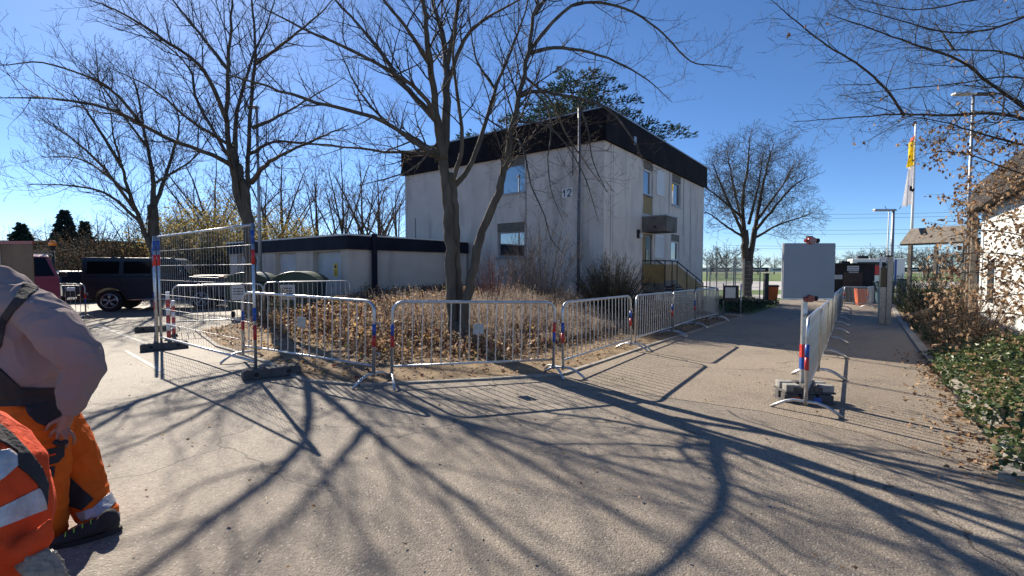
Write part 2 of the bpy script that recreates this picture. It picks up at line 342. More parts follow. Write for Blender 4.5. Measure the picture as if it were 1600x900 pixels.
# flush kerb stones round the bed and along the path's right side: each stone its own piece
def kerb_line(name, pts, w, h, piece, m):
    root = tag(empty(name), kind='structure')
    for a, b in zip(pts, pts[1:]):
        a, b = Vector((*a, 0)), Vector((*b, 0)); d = (b - a); L = d.length; n = max(1, round(L / piece)); d.normalize(); s = Vector((-d.y, d.x, 0))
        for i in range(n):
            p = a + d * (L * i / n + .006); q = a + d * (L * (i + 1) / n - .006); e = random.uniform(-.004, .004)
            mb = MB(); k = []
            for z in (-.1, h + e):
                for pt, sg in ((p, -1), (q, -1), (q, 1), (p, 1)):
                    c = pt + s * (sg * w / 2); k.append((c.x, c.y, gz(c.x) + z))
            mb.v = k
            for f in ((3, 2, 1, 0), (4, 5, 6, 7), (0, 1, 5, 4), (1, 2, 6, 5), (2, 3, 7, 6), (3, 0, 4, 7)): mb.face(f)
            mb.build('kerb_stone', m, root)
    return root
kerb_line('bed_kerb', BED_EDGE[1:], .07, .03, .9, M['kerb'])
kerb_line('path_kerb', [(3.95, 3.62), (4.5, 4.1), (5.72, 5.56), (8.86, 9.94), (14, 16.7), (23.4, 28.8)], .16, .045, 1.0, M['kerb'])
# worn painted lines on the parking court
def line(p, q, w):
    p, q = Vector(p), Vector(q); d = (q - p).normalized(); s = Vector((-d.y, d.x, 0)) * w / 2; mb = MB(); n = 12
    for i in range(n):
        a, b = p.lerp(q, i / n), p.lerp(q, (i + 1) / n); k = [a - s, b - s, b + s, a + s]
        for c in k: c.z = gz(c.x) + .004
        mb.quad(*k)
    tag(mb.build('road_marking', M['line']), kind='structure')
line(g(143, 505), g(240, 541), .09); line(g(196, 548), g(252, 580), .06); line(g(210, 527), g(262, 531), .05)

# ------------------------------------------------------------------ house number 12
house = empty('house', (HC.x, HC.y, -.1), math.atan2(uR.y, uR.x))
tag(house, 'two storey grey plaster house with dark flat roof fascia and number 12', 'house')
HL, HW, Z0, ZF, ZT = 11.75, 10.1, -.4, 5.92, 6.96   # local: x along right facade, y along left facade
def H(px): return px
def wall(name, ax, u0, u1, z0, z1, ops, m, parent, depth=.16, rm=None):
    """wall face with real openings and reveals; ax(u, w, z) -> local point, w outward"""
    us = sorted({u0, u1, *[o[0] for o in ops], *[o[1] for o in ops]}); zs = sorted({z0, z1, *[o[2] for o in ops], *[o[3] for o in ops]}); mb = MB()
    for a, b in zip(us, us[1:]):
        for c, d in zip(zs, zs[1:]):
            if any(o[0] <= a and b <= o[1] and o[2] <= c and d <= o[3] for o in ops): continue
            mb.quad(ax(a, 0, c), ax(b, 0, c), ax(b, 0, d), ax(a, 0, d))
    for a, b, c, d in ops:
        mb.quad(ax(a, 0, c), ax(a, -depth, c), ax(a, -depth, d), ax(a, 0, d)); mb.quad(ax(b, -depth, c), ax(b, 0, c), ax(b, 0, d), ax(b, -depth, d))
        mb.quad(ax(a, -depth, d), ax(b, -depth, d), ax(b, 0, d), ax(a, 0, d)); mb.quad(ax(a, 0, c), ax(b, 0, c), ax(b, -depth, c), ax(a, -depth, c))
    return mb.build(name, m, parent)
axR = lambda u, w, z: Vector((u, -w, z)); axL = lambda u, w, z: Vector((-w, u, z))
def bx(mb, ax, u0, u1, w0, w1, z0, z1, m=0):
    n = len(mb.v); mb.v += [tuple(ax(u, w, z)) for z in (z0, z1) for w in (w0, w1) for u in (u0, u1)]
    for q in ((0, 2, 3, 1), (4, 5, 7, 6), (0, 1, 5, 4), (2, 6, 7, 3), (0, 4, 6, 2), (1, 3, 7, 5)): mb.face(tuple(n + i for i in q), m)
    return mb
def window(ax, u0, u1, z0, z1, parent, fr=.06, mull=None, fm=None, sill=True, box=0, pane=True, side_box=None):
    fm = fm or M['window_frame']; d0, d1 = -.13, -.07; mb = MB()
    bx(mb, ax, u0, u0 + fr, d0, d1, z0, z1); bx(mb, ax, u1 - fr, u1, d0, d1, z0, z1); bx(mb, ax, u0 + fr, u1 - fr, d0, d1, z1 - fr, z1); bx(mb, ax, u0 + fr, u1 - fr, d0, d1, z0, z0 + fr)
    if mull: bx(mb, ax, mull - fr * .5, mull + fr * .5, d0, d1 - .003, z0 + fr, z1 - fr)
    w = mb.build('window', fm, parent, fix=True)
    p = MB(); bx(p, ax, u0 + fr * .8, u1 - fr * .8, -.118, -.105, z0 + fr * .8, z1 - fr * .8); p.build('pane', M['glass'], w, fix=True)
    if sill:
        s = MB(); bx(s, ax, u0 - .04, u1 + .04, -.13, .05, z0 - .05, z0 - .002); s.build('sill', M['zinc'], w, fix=True)
    if box:
        s = MB(); bx(s, ax, u0 + .003, u1 - .003, -.14, -.02, z1 + .003, z1 + box); s.build('shutter_box', M['shutter_box'], w, fix=True)
    return w
Lops = [(3.26, 4.42, 4.55, 5.9), (3.26, 4.6, 2.08, 3.42)]
Rops = [(3.38, 4.38, 3.82, 5.91), (6.68, 7.95, 4.5, 5.91), (6.68, 7.85, 2.02, 3.2), (3.36, 4.42, 1.2, 3.04), (3.6, 4.9, .25, .78)]
wall('wall', axL, 0, HW, Z0, ZF, Lops, M['plaster'], house); wall('wall', axR, 0, HL, Z0, ZF, Rops, M['plaster'], house)
mb = MB(); bx(mb, axR, HL, HL + .001, -HW, 0, Z0, ZF); bx(mb, axR, 0, HL, -HW - .001, -HW, Z0, ZF); mb.build('wall', M['plaster'], house, fix=True)
mb = MB(); bx(mb, axR, .2, HL - .2, -HW + .2, -.2, Z0, .1); bx(mb, axR, .3, HL - .3, -.5, -.3, .1, 5.8); bx(mb, axR, .3, .5, -HW + .3, -.5, .1, 5.8); mb.build('interior', M['trim'], house, fix=True)
window(axL, 3.26, 4.42, 4.55, 5.6, house, .035, box=.29, fm=M['zinc']); window(axL, 3.26, 4.6, 2.08, 3.1, house, .07, box=.31)
w = window(axR, 3.38, 4.38, 4.6, 5.6, house, .06, fm=M['white'], box=.3)
p = MB(); bx(p, axR, 3.383, 4.377, -.12, -.02, 3.823, 4.54); p.build('spandrel_panel', M['ochre'], house, fix=True)
window(axR, 6.68, 7.95, 4.5, 5.6, house, .09, fm=M['window_frame'], box=.3); window(axR, 6.68, 7.85, 2.02, 2.9, house, .07, box=.29, fm=M['white'])
# blind louvred panels beside the windows: frame and every slat
for (u0, u1, z0, z1) in ((4.75, 5.66, 4.72, 5.72), (4.63, 5.6, 2.12, 3.05)):
    mb = MB(); t = .05
    bx(mb, axR, u0, u0 + t, .003, .05, z0, z1); bx(mb, axR, u1 - t, u1, .003, .05, z0, z1); bx(mb, axR, u0 + t, u1 - t, .003, .05, z1 - t, z1); bx(mb, axR, u0 + t, u1 - t, .003, .05, z0, z0 + t)
    gr = mb.build('window_grille', M['white'], house, fix=True)
    n = 9
    for i in range(n):
        x = u0 + t + (u1 - u0 - 2 * t) * (i + .5) / n; s = MB(); bx(s, axR, x - .033, x + .033, .012, .036, z0 + t, z1 - t); s.build('slat', M['white'], gr, fix=True)
# vertical expansion joints with dirt
for ax, u, z0, z1, wd in ((axR, .5, Z0, ZF, .03), (axR, .68, Z0, ZF, .02), (axR, 6.35, 3.75, ZF, .05), (axR, 8.35, 3.2, ZF, .05), (axR, 9.45, 2.0, ZF, .035), (axL, 3.2, Z0, ZF, .03), (axL, 1.2, 4.9, ZF, .05), (axL, 9.4, 2.9, 3.95, .05)):
    mb = MB(); bx(mb, ax, u - wd / 2, u + wd / 2, -.02, .004, z0, z1 - .003); mb.build('wall_joint', M['concrete'], house, fix=True)
# roof: fascia boards, cap flashing, deck
roof = MB(); bx(roof, axR, -.05, HL + .05, -HW - .05, .05, ZF + .02, ZT - .06); roof = roof.build('roof', M['fascia'], house, fix=True)
def fascia(ax, L, n, m, parent, w0, w1, z0, z1, start=0):
    for i in range(n):
        a, b = start + (L - start) * i / n, start + (L - start) * (i + 1) / n; mb = MB(); bx(mb, ax, a + .004, b - .004, w0, w1 + random.uniform(0, .003), z0, z1); mb.build('fascia_board', m, parent, fix=True)
fascia(axR, HL + .12, 8, M['fascia'], roof, .06, .12, ZF, ZT, -.12); fascia(axL, HW + .12, 7, M['fascia'], roof, .06, .12, ZF, ZT, -.05)
mb = MB(); bx(mb, axR, -.14, HL + .14, .03, .14, ZT, ZT + .05); bx(mb, axL, -.02, HW + .14, .03, .14, ZT, ZT + .05); mb.build('roof_edging', M['zinc'], roof, fix=True)
mb = MB(); mb.tube([axR(7.2, -1.5, ZT - .05), axR(7.2, -1.5, ZT + 1.2)], .02, 6); mb.tube([axR(6.9, -1.5, ZT + 1.0), axR(7.5, -1.5, ZT + 1.0)], .012, 5); mb.build('antenna', M['zinc'], roof)
mb = MB(); bx(mb, axR, 2.1, 2.32, .125, .15, 6.2, 6.5); mb.build('vent_cover', M['zinc'], roof, fix=True)
# rain pipe with brackets
mb = MB(); mb.tube([axL(.84, .2, .0), axL(.84, .2, ZT + .12)], .055, 10); pipe = mb.build('downpipe', M['pipe'], house)
for z in (1.2, 2.6, 4.0, 5.4): mb = MB(); mb.ring(axL(.84, .2, z), (0, 0, 1), .058, .012, 12, 6); mb.tube([axL(.84, .15, z), axL(.84, -.01, z)], .01, 5); mb.build('bracket', M['zinc'], pipe)
# number plate 12
mb = MB(); bx(mb, axL, 1.2, 1.62, .003, .02, 4.16, 4.48); plate = mb.build('number_plate', M['white'], house, fix=True)
def glyph(strokes, u0, u1, z0, z1, w, ax, off, m, parent, name, flip=True):
    mb = MB()
    for st in strokes:
        for i, ((a, b), (c, d)) in enumerate(zip(st, st[1:])):
            p = Vector((a, b)); q = Vector((c, d)); t = (q - p).normalized() * .02; nrm = Vector((-t.y, t.x)).normalized()
            p -= t; q += t; k = []
            hw = w / 2
            for pt, s in ((p, -1), (q, -1), (q, 1), (p, 1)):
                U = (u1 - (u1 - u0) * pt.x) if flip else (u0 + (u1 - u0) * pt.x); Zc = z0 + (z1 - z0) * pt.y
                du = -nrm.x * s * hw if flip else nrm.x * s * hw
                k.append(ax(U + du, off + i * .0002, Zc + nrm.y * s * hw))
            mb.quad(*k)
    return mb.build(name, m, parent)
ONE = [[(.2, .7), (.5, 1), (.5, 0)]]
TWO = [[(.1, .75), (.25, .95), (.55, 1), (.85, .9), (.9, .7), (.75, .45), (.1, 0), (.95, 0)]]
glyph(ONE, 1.44, 1.6, 4.2, 4.44, .04, axL, .024, M['dark_print'], plate, 'digit'); glyph(TWO, 1.24, 1.42, 4.2, 4.44, .04, axL, .024, M['dark_print'], plate, 'digit')
# wall lamp, canopy, door, landing, stairs
mb = MB(); bx(mb, axR, 2.78, 2.92, .003, .1, 2.82, 3.15); wl_ = mb.build('wall_lamp', M['trim'], house, fix=True, bevel=.01); mb = MB(); bx(mb, axR, 2.8, 2.9, .1, .2, 2.84, 3.0); mb.build('lamp_glass', M['lamp_glass'], wl_, fix=True, bevel=.02)
mb = MB(); bx(mb, axR, 3.28, 4.5, .003, .97, 3.08, 3.66); cano = mb.build('canopy', M['concrete'], house, fix=True, bevel=.01)
mb = MB(); bx(mb, axR, 3.26, 4.52, -.01, .99, 3.66, 3.7); mb.build('canopy_edging', M['zinc'], cano, fix=True)
mb = MB(); mb.ball(axR(3.27, .52, 3.26), (.03, .06, .06), 10); mb.build('canopy_light', M['trim'], cano)
mb = MB(); bx(mb, axR, 3.363, 3.72, -.1, -.04, 1.21, 3.03); mb.build('side_panel', M['ochre'], house, fix=True)
mb = MB(); bx(mb, axR, 3.722, 4.417, -.1, -.05, 1.21, 3.03); door = mb.build('door', M['bronze'], house, fix=True); mb = MB(); bx(mb, axR, 3.85, 4.3, -.052, -.046, 1.5, 2.9); mb.build('door_glass', M['car_glass'], door, fix=True); mb = MB(); bx(mb, axR, 3.78, 3.8, -.05, .02, 2.0, 2.4); mb.build('handle', M['chrome'], door, fix=True)
mb = MB(); bx(mb, axR, 3.3, 4.7, .003, .93, 1.02, 1.2); bx(mb, axR, 3.3, 3.42, .2, .9, .75, 1.02); bx(mb, axR, 3.35, 3.45, .78, .9, Z0, .75); bx(mb, axR, 4.55, 4.65, .78, .9, Z0, 1.02); stair = mb.build('staircase', M['concrete'], house, fix=True)
NS = 8; sx0, sx1 = 4.7, 8.3
for i in range(NS):
    a = sx0 + (sx1 - sx0) * i / NS; b = sx0 + (sx1 - sx0) * (i + 1) / NS; z = 1.2 - 1.3 * (i + 1) / (NS + 1)
    mb = MB(); bx(mb, axR, a - .03, b - .004, .003, .86, z - .06, z); mb.build('step', M['concrete'], stair, fix=True)
mb = MB(); bx(mb, axR, 3.28, 3.32, .05, .9, 1.1, 1.82); mb.build('balustrade_panel', M['ochre'], stair, fix=True)
mb = MB(); bx(mb, axR, 3.32, 4.7, .88, .92, 1.1, 1.82); mb.build('balustrade_panel', M['ochre'], stair, fix=True)
mb = MB(); mb.prism([(4.704, 1.82), (8.5, .82), (8.5, .2), (7.9, .1), (4.704, 1.08)], .88, .92, lambda u, v, w: axR(u, w, v)); mb.build('balustrade_panel', M['ochre'], stair, fix=True)
mb = MB(); mb.tube([axR(3.3, .05, 1.96), axR(3.3, .9, 1.96), axR(4.7, .9, 1.96), axR(8.55, .9, .98), axR(8.55, .9, -.25)], .025, 6); mb.tube([axR(4.7, .06, 2.02), axR(9.6, .06, .9)], .022, 6)
for (u, w) in ((3.3, .5), (3.3, .9), (4.1, .9), (4.7, .9), (6, .9), (7.3, .9)):
    z = 1.96 if u <= 4.7 else 1.96 - (u - 4.7) / 3.85 * .98; mb.tube([axR(u, w + .03, z - 1.0), axR(u, w + .03, z)], .018, 6)
for u in (5.5, 7.5): mb.tube([axR(u, .06, 2.02 - (u - 4.7) * .229), axR(u, .01, 1.95 - (u - 4.7) * .229)], .014, 5)
mb.build('handrail', M['trim'], stair)
for u0 in (3.6, 4.28): mb = MB(); bx(mb, axR, u0 + .003, u0 + .617, -.12, -.08, .253, .777); mb.build('cellar_window', M['car_glass'], house, fix=True)

# ------------------------------------------------------------------ garage block (attached to the house's left side)
GC = HC + uL * 6.1 - uR * 5.66
gar = empty('garage_block', (GC.x, GC.y, 0), math.atan2(uR.y, uR.x)); tag(gar, 'low flat roofed garage block with pale doors and dark blue fascia', 'garage')
GLn, GWn = 5.5, 8.8
doors = [(.42, 2.1), (3.28, 4.8), (6.05, 8.1)]
axG = lambda u, w, z: Vector((-w, u, z)); axGR = lambda u, w, z: Vector((u, -w, z))
wall('wall', axG, 0, GWn, -.2, 2.2, [(a, b, -.2, 2.14) for a, b in doors], M['plaster_garage'], gar, .25)
wall('wall', axGR, 0, GLn, -.2, 2.2, [], M['plaster_garage'], gar)
mb = MB(); bx(mb, axGR, .05, GLn, -GWn, -GWn + .05, -.2, 2.2); bx(mb, axGR, .4, GLn, -GWn + .1, -.1, .02, 2.1); mb.build('interior', M['trim'], gar, fix=True)
mb = MB(); bx(mb, axGR, -.02, GLn + .1, -GWn - .05, .02, 2.21, 2.6); groof = mb.build('roof', M['fascia_blue'], gar, fix=True)
fascia(axGR, GLn, 3, M['fascia_blue'], groof, .03, .09, 2.18, 2.62, -.09); fascia(axG, GWn + .05, 4, M['fascia_blue'], groof, .03, .09, 2.18, 2.62, -.03)
mb = MB(); bx(mb, axGR, -.11, GLn, .01, .11, 2.62, 2.67); bx(mb, axG, 0, GWn + .1, .01, .11, 2.62, 2.67); mb.build('roof_edging', M['offwhite'], groof, fix=True)
mb = MB(); bx(mb, axGR, .8, .97, .095, .2, -.1, 2.72); mb.build('downpipe', M['fascia_blue'], gar, fix=True, bevel=.02)
for a, b in doors:
    mb = MB(); bx(mb, axG, a + .003, b - .003, -.24, -.2, -.1, 2.137); d = mb.build('garage_door', M['garage_door'], gar, fix=True)
    n = 12
    for i in range(n):
        x0 = a + .01 + (b - a - .02) * i / n; x1 = a + .01 + (b - a - .02) * (i + 1) / n; s = MB(); bx(s, axG, x0 + .004, x1 - .004, -.2, -.188, .0, 2.1); s.build('panel', M['garage_door'], d, fix=True)
    mb = MB(); mb.tube([axG((a + b) / 2 - .06, -.17, 1.0), axG((a + b) / 2 + .06, -.17, 1.0)], .012, 6); mb.build('handle', M['trim'], d)
mb = MB(); bx(mb, axG, .9, 1.14, -.186, -.178, 1.3, 1.74); ysign = mb.build('warning_sign', M['yellow'], gar, fix=True)
mb = MB()
for z in (1.36, 1.42, 1.48): bx(mb, axG, .94, 1.1, -.1775, -.177, z, z + .02)
bx(mb, axG, .97, 1.07, -.1775, -.177, 1.58, 1.68); mb.build('print', M['dark_print'], ysign, fix=True)

# ------------------------------------------------------------------ crowd barriers
BL = 2.3
def barrier_meshes():
    P = {}
    r = .021; mb = MB(); c = .14; h = 1.1; k = [(0, 0, .1)]
    for i in range(7): a = math.pi * i / 12; k.append((c - c * math.cos(a), 0, h - c + c * math.sin(a)))
    for i in range(7): a = math.pi * i / 12; k.append((BL - c + c * math.sin(a), 0, h - c + c * math.cos(a)))
    k.append((BL, 0, .1)); mb.tube(k, r, 8); mb.tube([(0, 0, .24), (BL, 0, .24)], .016, 7)
    P['frame'] = mb.mesh('frame'); P['frame'].materials.append(M['galv'])
    z0, z1 = .24, 1.1
    P['bar'] = MB().tube([(0, 0, z0), (0, 0, z1)], .0075, 6, cap=False).mesh('bar'); P['bar'].materials.append(M['galv'])
    mb = MB(); k = [(0, -.36, .012), (0, -.27, .07), (0, -.2, .11), (0, -.12, .135), (0, .12, .135), (0, .2, .11), (0, .27, .07), (0, .36, .012)]; mb.tube(k, .018, 7)
    P['foot'] = mb.mesh('foot'); P['foot'].materials.append(M['galv'])
    mb = MB().box((-.075, -.004, -.075), (.075, .004, .075)); P['plate'] = mb.mesh('plate'); P['plate'].materials.append(M['galv_dull'])
    for nm, m in (('red_band', 'red'), ('blue_band', 'blue')):
        mb = MB().tube([(0, 0, 0), (0, 0, .15)], .0235, 8); P[nm] = mb.mesh('reflector_band'); P[nm].materials.append(M[m])
    mb = MB().tube([(.02, 0, .82), (.075, 0, .82), (.085, 0, .75)], .009, 6); P['hook'] = mb.mesh('hook'); P['hook'].materials.append(M['galv'])
    return P
BP = barrier_meshes()
def barrier(P0, P1, label, group, nbar=17, bands=((0, 'b'), (1, 'b')), plate=True, mid=False):
    d = Vector((P1[0] - P0[0], P1[1] - P0[1], 0)); root = empty('crowd_barrier', G(P0[0], P0[1]), math.atan2(d.y, d.x)); L = d.length
    dz = gz(P1[0]) - gz(P0[0]); root.rotation_euler = (random.uniform(-.02, .02), -math.atan2(dz, L), math.atan2(d.y, d.x)); root.scale = (L / BL, 1, 1)
    tag(root, label, 'barrier', group)
    link('frame', BP['frame'], root)
    for i in range(nbar): link('bar', BP['bar'], root, loc=(BL * (i + 1) / (nbar + 1), 0, 0))
    for x in (.14, BL - .14):
        f = link('foot', BP['foot'], root, loc=(x if False else (.0 if x < 1 else BL), 0, 0))
    if plate: link('plate', BP['plate'], root, loc=(BL * .5, -.014, .72))
    for e, o in bands:
        x = 0 if e == 0 else BL
        zr, zb = (.5, .65) if o == 'b' else (.65, .5)
        link('reflector_band', BP['red_band'], root, loc=(x, 0, zr)); link('reflector_band', BP['blue_band'], root, loc=(x, 0, zb))
    link('hook', BP['hook'], root, loc=(BL, 0, 0)); link('hook', BP['hook'], root, loc=(BL, 0, -.4))
    return root
gA = 'barriers around the garden bed'
barrier((-4.34, 7.48), (-1.84, 6.15), 'crowd barrier behind the right foot of the tall mesh fence, starting the garden row', gA, 17, ((0, 'b'), (1, 'b')))
barrier((-1.6, 6.15), (.62, 6.95), 'crowd barrier directly in front of the three stemmed tree', gA, 17, ((0, 'b'), (1, 'r')))
barrier((.76, 6.9), (2.38, 9.3), 'first crowd barrier of the angled run, right of the three stemmed tree', gA, 17, ((0, 'b'), (1, 'b')), False)
barrier((2.5, 9.45), (3.95, 11.5), 'crowd barrier below the dark twiggy bush, before the stair end', gA, 17, ((1, 'b'),), False)
barrier((4.02, 11.6), (5.3, 13.5), 'crowd barrier in front of the house staircase landing', gA, 17, ((1, 'b'),), False)
barrier((5.35, 13.6), (6.9, 15.6), 'farthest crowd barrier of the garden row beside the small noticeboard', gA, 17, (), False)
barrier((6.95, 15.7), (7.1, 17.9), 'crowd barrier turned back against the foot of the stairs', gA, 17, (), False)
gB = 'barriers by the bins and parking court'
barrier((-8.05, 11.1), (-6.25, 11.75), 'crowd barrier beside the red and white post, before the dark off-roader bonnet', gB, 15, (), False)
barrier((-7.0, 13.2), (-4.75, 13.7), 'crowd barrier in front of the large green waste container', gB, 17, (), False)
barrier((-15.1, 13.9), (-13.0, 14.2), 'crowd barrier behind the man in the grey hoodie, by the off-roader rear', gB, 15, ((1, 'r'),), False)
gC_ = 'barriers along the middle of the path'
p0 = Vector((3.42, 5.38, 0)); dv = Vector((12.95, 17.7, 0)).normalized(); nrow = ['nearest', 'second', 'third', 'fourth', 'fifth', 'sixth', 'seventh', 'eighth', 'ninth']
for i in range(9):
    a = p0 + dv * (i * 2.42); b = a + dv * 2.34
    barrier((a.x, a.y), (b.x, b.y), f'{nrow[i]} crowd barrier of the line running along the path from the white sign board', gC_, 17, ((0, 'b'),) if i == 0 else (), False)
barrier((16.6, 23.3), (18.55, 24.3), 'crowd barrier set across the path end in front of the dark hut', gC_, 17, ((0, 'r'), (1, 'r')), False)
barrier((18.65, 24.4), (20.4, 26.3), 'crowd barrier on the right of the path end, before the blue container', gC_, 17, (), False)

# ------------------------------------------------------------------ tall mesh fence panels on recycled feet
def fence_panel(P0, P1, label, h=2.0):
    d = Vector((P1[0] - P0[0], P1[1] - P0[1], 0)); L = d.length; root = empty('mesh_fence', G(*P0, .1), 0); dz = gz(P1[0]) - gz(P0[0])
    root.rotation_euler = (0, -math.atan2(dz, L), math.atan2(d.y, d.x)); tag(root, label, 'fence', 'tall mesh fence panels')
    for x in (0, L): MB().tube([(x, 0, -.08), (x, 0, h)], .021, 8).build('post', M['galv'], root)
    for z in (.12, h - .02): MB().tube([(.0, 0, z), (L, 0, z)], .019, 8).build('rail', M['galv'], root)
    mb = MB(); n = int(L / .105)
    for i in range(1, n): x = L * i / n; mb.tube([(x, .0, .13), (x, 0, h - .03)], .0019, 3, cap=False)
    tag(mb.build('mesh_wires', M['wire'], root), kind='stuff')
    for i in range(1, 7): MB().tube([(0, .004, .12 + i * (h - .14) / 7), (L, .004, .12 + i * (h - .14) / 7)], .0036, 4, cap=False).build('cross_wire', M['wire'], root)
    for x in (0, L):
        for z, m in ((h - .35, 'red'), (h - .15, 'blue'), (.62, 'red'), (.8, 'blue')):
            if z < 1 and x == 0: continue
            MB().tube([(x, 0, z - .12 if m == 'blue' else z - .2), (x, 0, z + .06 if m == 'blue' else z + .0)], .0245, 8).build('reflector_band', M[m], root)
    return root
fence_panel((-6.53, 8.65), (-3.5, 6.33), 'tall galvanised mesh fence panel facing the camera beside the left tree')
fence_panel((-6.66, 8.72), (-8.7, 11.35), 'tall mesh fence panel seen edge on, running back towards the dark off-roader')
def fence_foot(x, y, ang, label):
    o = empty('fence_foot', G(x, y, .004), ang); tag(o, label, 'fence foot', 'fence feet')
    mb = MB(); mb.prism([(-.36, 0), (.36, 0), (.36, .1), (.33, .13), (-.33, .13), (-.36, .1)], -.11, .11, lambda u, v, w: Vector((u, w, v))); b = mb.build('block', M['recycled'], o, fix=True, bevel=.008)
    for i in range(9):
        x = -.3 + i * .075
        if abs(x) < .03: continue
        MB().box((x - .022, -.09, .128), (x + .022, .09, .137)).build('rib', M['recycled'], b)
    for sx in (-.2, .2): MB().tube([(sx, -.115, .065), (sx, -.108, .065)], .03, 10).build('socket', M['black'], b)
    return o
fence_foot(-6.45, 8.62, R(38), 'dark recycled plastic foot under the left post of the fence panel')
fence_foot(-3.33, 6.42, R(36), 'dark recycled plastic foot under the right fence post, nearest the camera')
fence_foot(-8.7, 11.3, R(30), 'small distant fence foot behind the red and white post')
def marker_post(loc, h, label):
    o = empty('marker_post', loc); tag(o, label, 'post', 'red and white marker posts'); n = 6
    for i in range(n): MB().tube([(0, 0, .06 + (h - .06) * i / n), (0, 0, .06 + (h - .06) * (i + 1) / n)], .038, 10).build('band', M['red'] if i % 2 == 0 else M['white'], o)
    MB().tube([(0, 0, 0), (0, 0, .06)], [.09, .06], 10).build('base', M['black'], o)
q = g(264, 533); marker_post(q, 1.02, 'red and white banded marker post beside the fence'); q = g(272, 526); marker_post(q, .8, 'shorter marker post half hidden behind the banded post')

# ------------------------------------------------------------------ sign on its stand
sg = empty('sign_stand', G(3.74, 5.96)); tag(sg, 'square sign on a pole seen from its plain grey back, red lamps clamped on', 'sign')
MB().box((-.03, -.02, .05), (.03, .02, 1.42)).build('pole', M['galv'], sg)
MB().box((-.034, -.024, .55), (.034, .024, .72)).build('reflector_band', M['red'], sg); MB().box((-.034, -.024, .40), (.034, .024, .549)).build('reflector_band', M['blue'], sg)
mb = MB().box((-.31, -.055, 1.315), (.34, -.03, 2.005)); bd = mb.build('board', M['signback'], sg, bevel=.004)
mb = MB().box((-.316, -.028, 1.309), (.346, -.022, 2.011)); mb.build('board_face', M['white'], bd)
MB().box((-.314, -.057, 1.30), (.344, -.02, 1.314)).build('edge_profile', M['galv'], bd)
for z, w in ((2.04, .05), (1.31, .055)):
    lp = MB().tube([(.03, -.09, z), (.03, -.02, z)], [.045, .05], 12).build('warning_lamp', M['red_lens'], sg); MB().tube([(-.05, -.05, z), (.1, -.05, z)], .022, 8).build('clamp', M['red_lens'], lp); MB().tube([(.095, -.05, z), (.125, -.05, z)], .03, 8).build('knob', M['black'], lp)
    MB().box((.0, -.04, z), (.06, .01, z + .06)).build('housing', M['black'], lp)
def base_plate(x, y, z, ang, label):
    o = empty('base_plate', Vector((x, y, gz(x) + z)), ang); o.scale = (.84, .84, 1); tag(o, label, 'base plate', 'stacked sign base plates')
    mb = MB().box((-.36, -.19, .0), (.36, .19, .025)); mb.build('slab', M['recycled'], o, bevel=.006)
    for i in range(3):
        for j in (-1, 1): MB().box((-.34 + i * .24, j * .11 - .07, .024), (-.34 + i * .24 + .2, j * .11 + .07, .11)).build('raised_block', M['plate_pale'] if z > .05 and (i + j) % 2 else M['recycled'], o, bevel=.01)
    MB().box((.06, -.194, .03), (.17, -.184, .085)).build('sticker', M['blue'] if z < .05 else M['recycled'], o); MB().box((-.24, -.194, .03), (-.12, -.184, .085)).build('sticker', M['red_lens'] if z < .05 else M['recycled'], o)
    return o
base_plate(3.72, 5.9, .004, R(-8), 'recycled plastic base plate with blue and red stickers, lower of two under the sign')
base_plate(3.75, 5.94, .117, R(-5), 'recycled plastic base plate, upper of two under the sign')

# ------------------------------------------------------------------ bins
def container(loc, rz, label):
    o = empty('waste_container', loc, rz); tag(o, label, 'container', 'large green waste containers')
    mb = MB(); mb.prism([(-.55, .25), (.55, .25), (.62, 1.1), (-.62, 1.1)], -.48, .48, lambda u, v, w: Vector((u, w, v))); mb.build('body', M['green_bin'], o, fix=True, bevel=.03)
    mb = MB(); k = [(-.69, 1.1)] + [(-.69 + 1.38 * i / 10, 1.13 + .27 * math.sin(math.pi * i / 10) ** .7) for i in range(11)] + [(.69, 1.1)]
    mb.prism(k, -.54, .54, lambda u, v, w: Vector((u, w, v))); mb.build('lid', M['green_bin'], o, fix=True, bevel=.02)
    for x in (-.45, .45):
        for y in (-.36, .36): MB().tube([(x - .025, y, .1), (x + .025, y, .1)], .1, 12).build('wheel', M['tyre'], o); 
    MB().box((-.42, -.50, .55), (.0, -.485, 1.0)).build('notice', M['offwhite'], o)
    for z in (.88, .8, .72): MB().box((-.37, -.5025, z), (-.08, -.501, z + .03)).build('print', M['dark_print'], o)
    for x in (-.66, .66): MB().tube([(x, -.1, .95), (x * 1.06, -.1, .95)], .035, 8).build('pivot', M['green_bin'], o)
container(G(-6.55, 14.5), R(4), 'large dark green wheeled waste container with a white notice, right of two'); container(G(-8.15, 14.7), R(6), 'large dark green wheeled waste container, left of two beside the left tree')
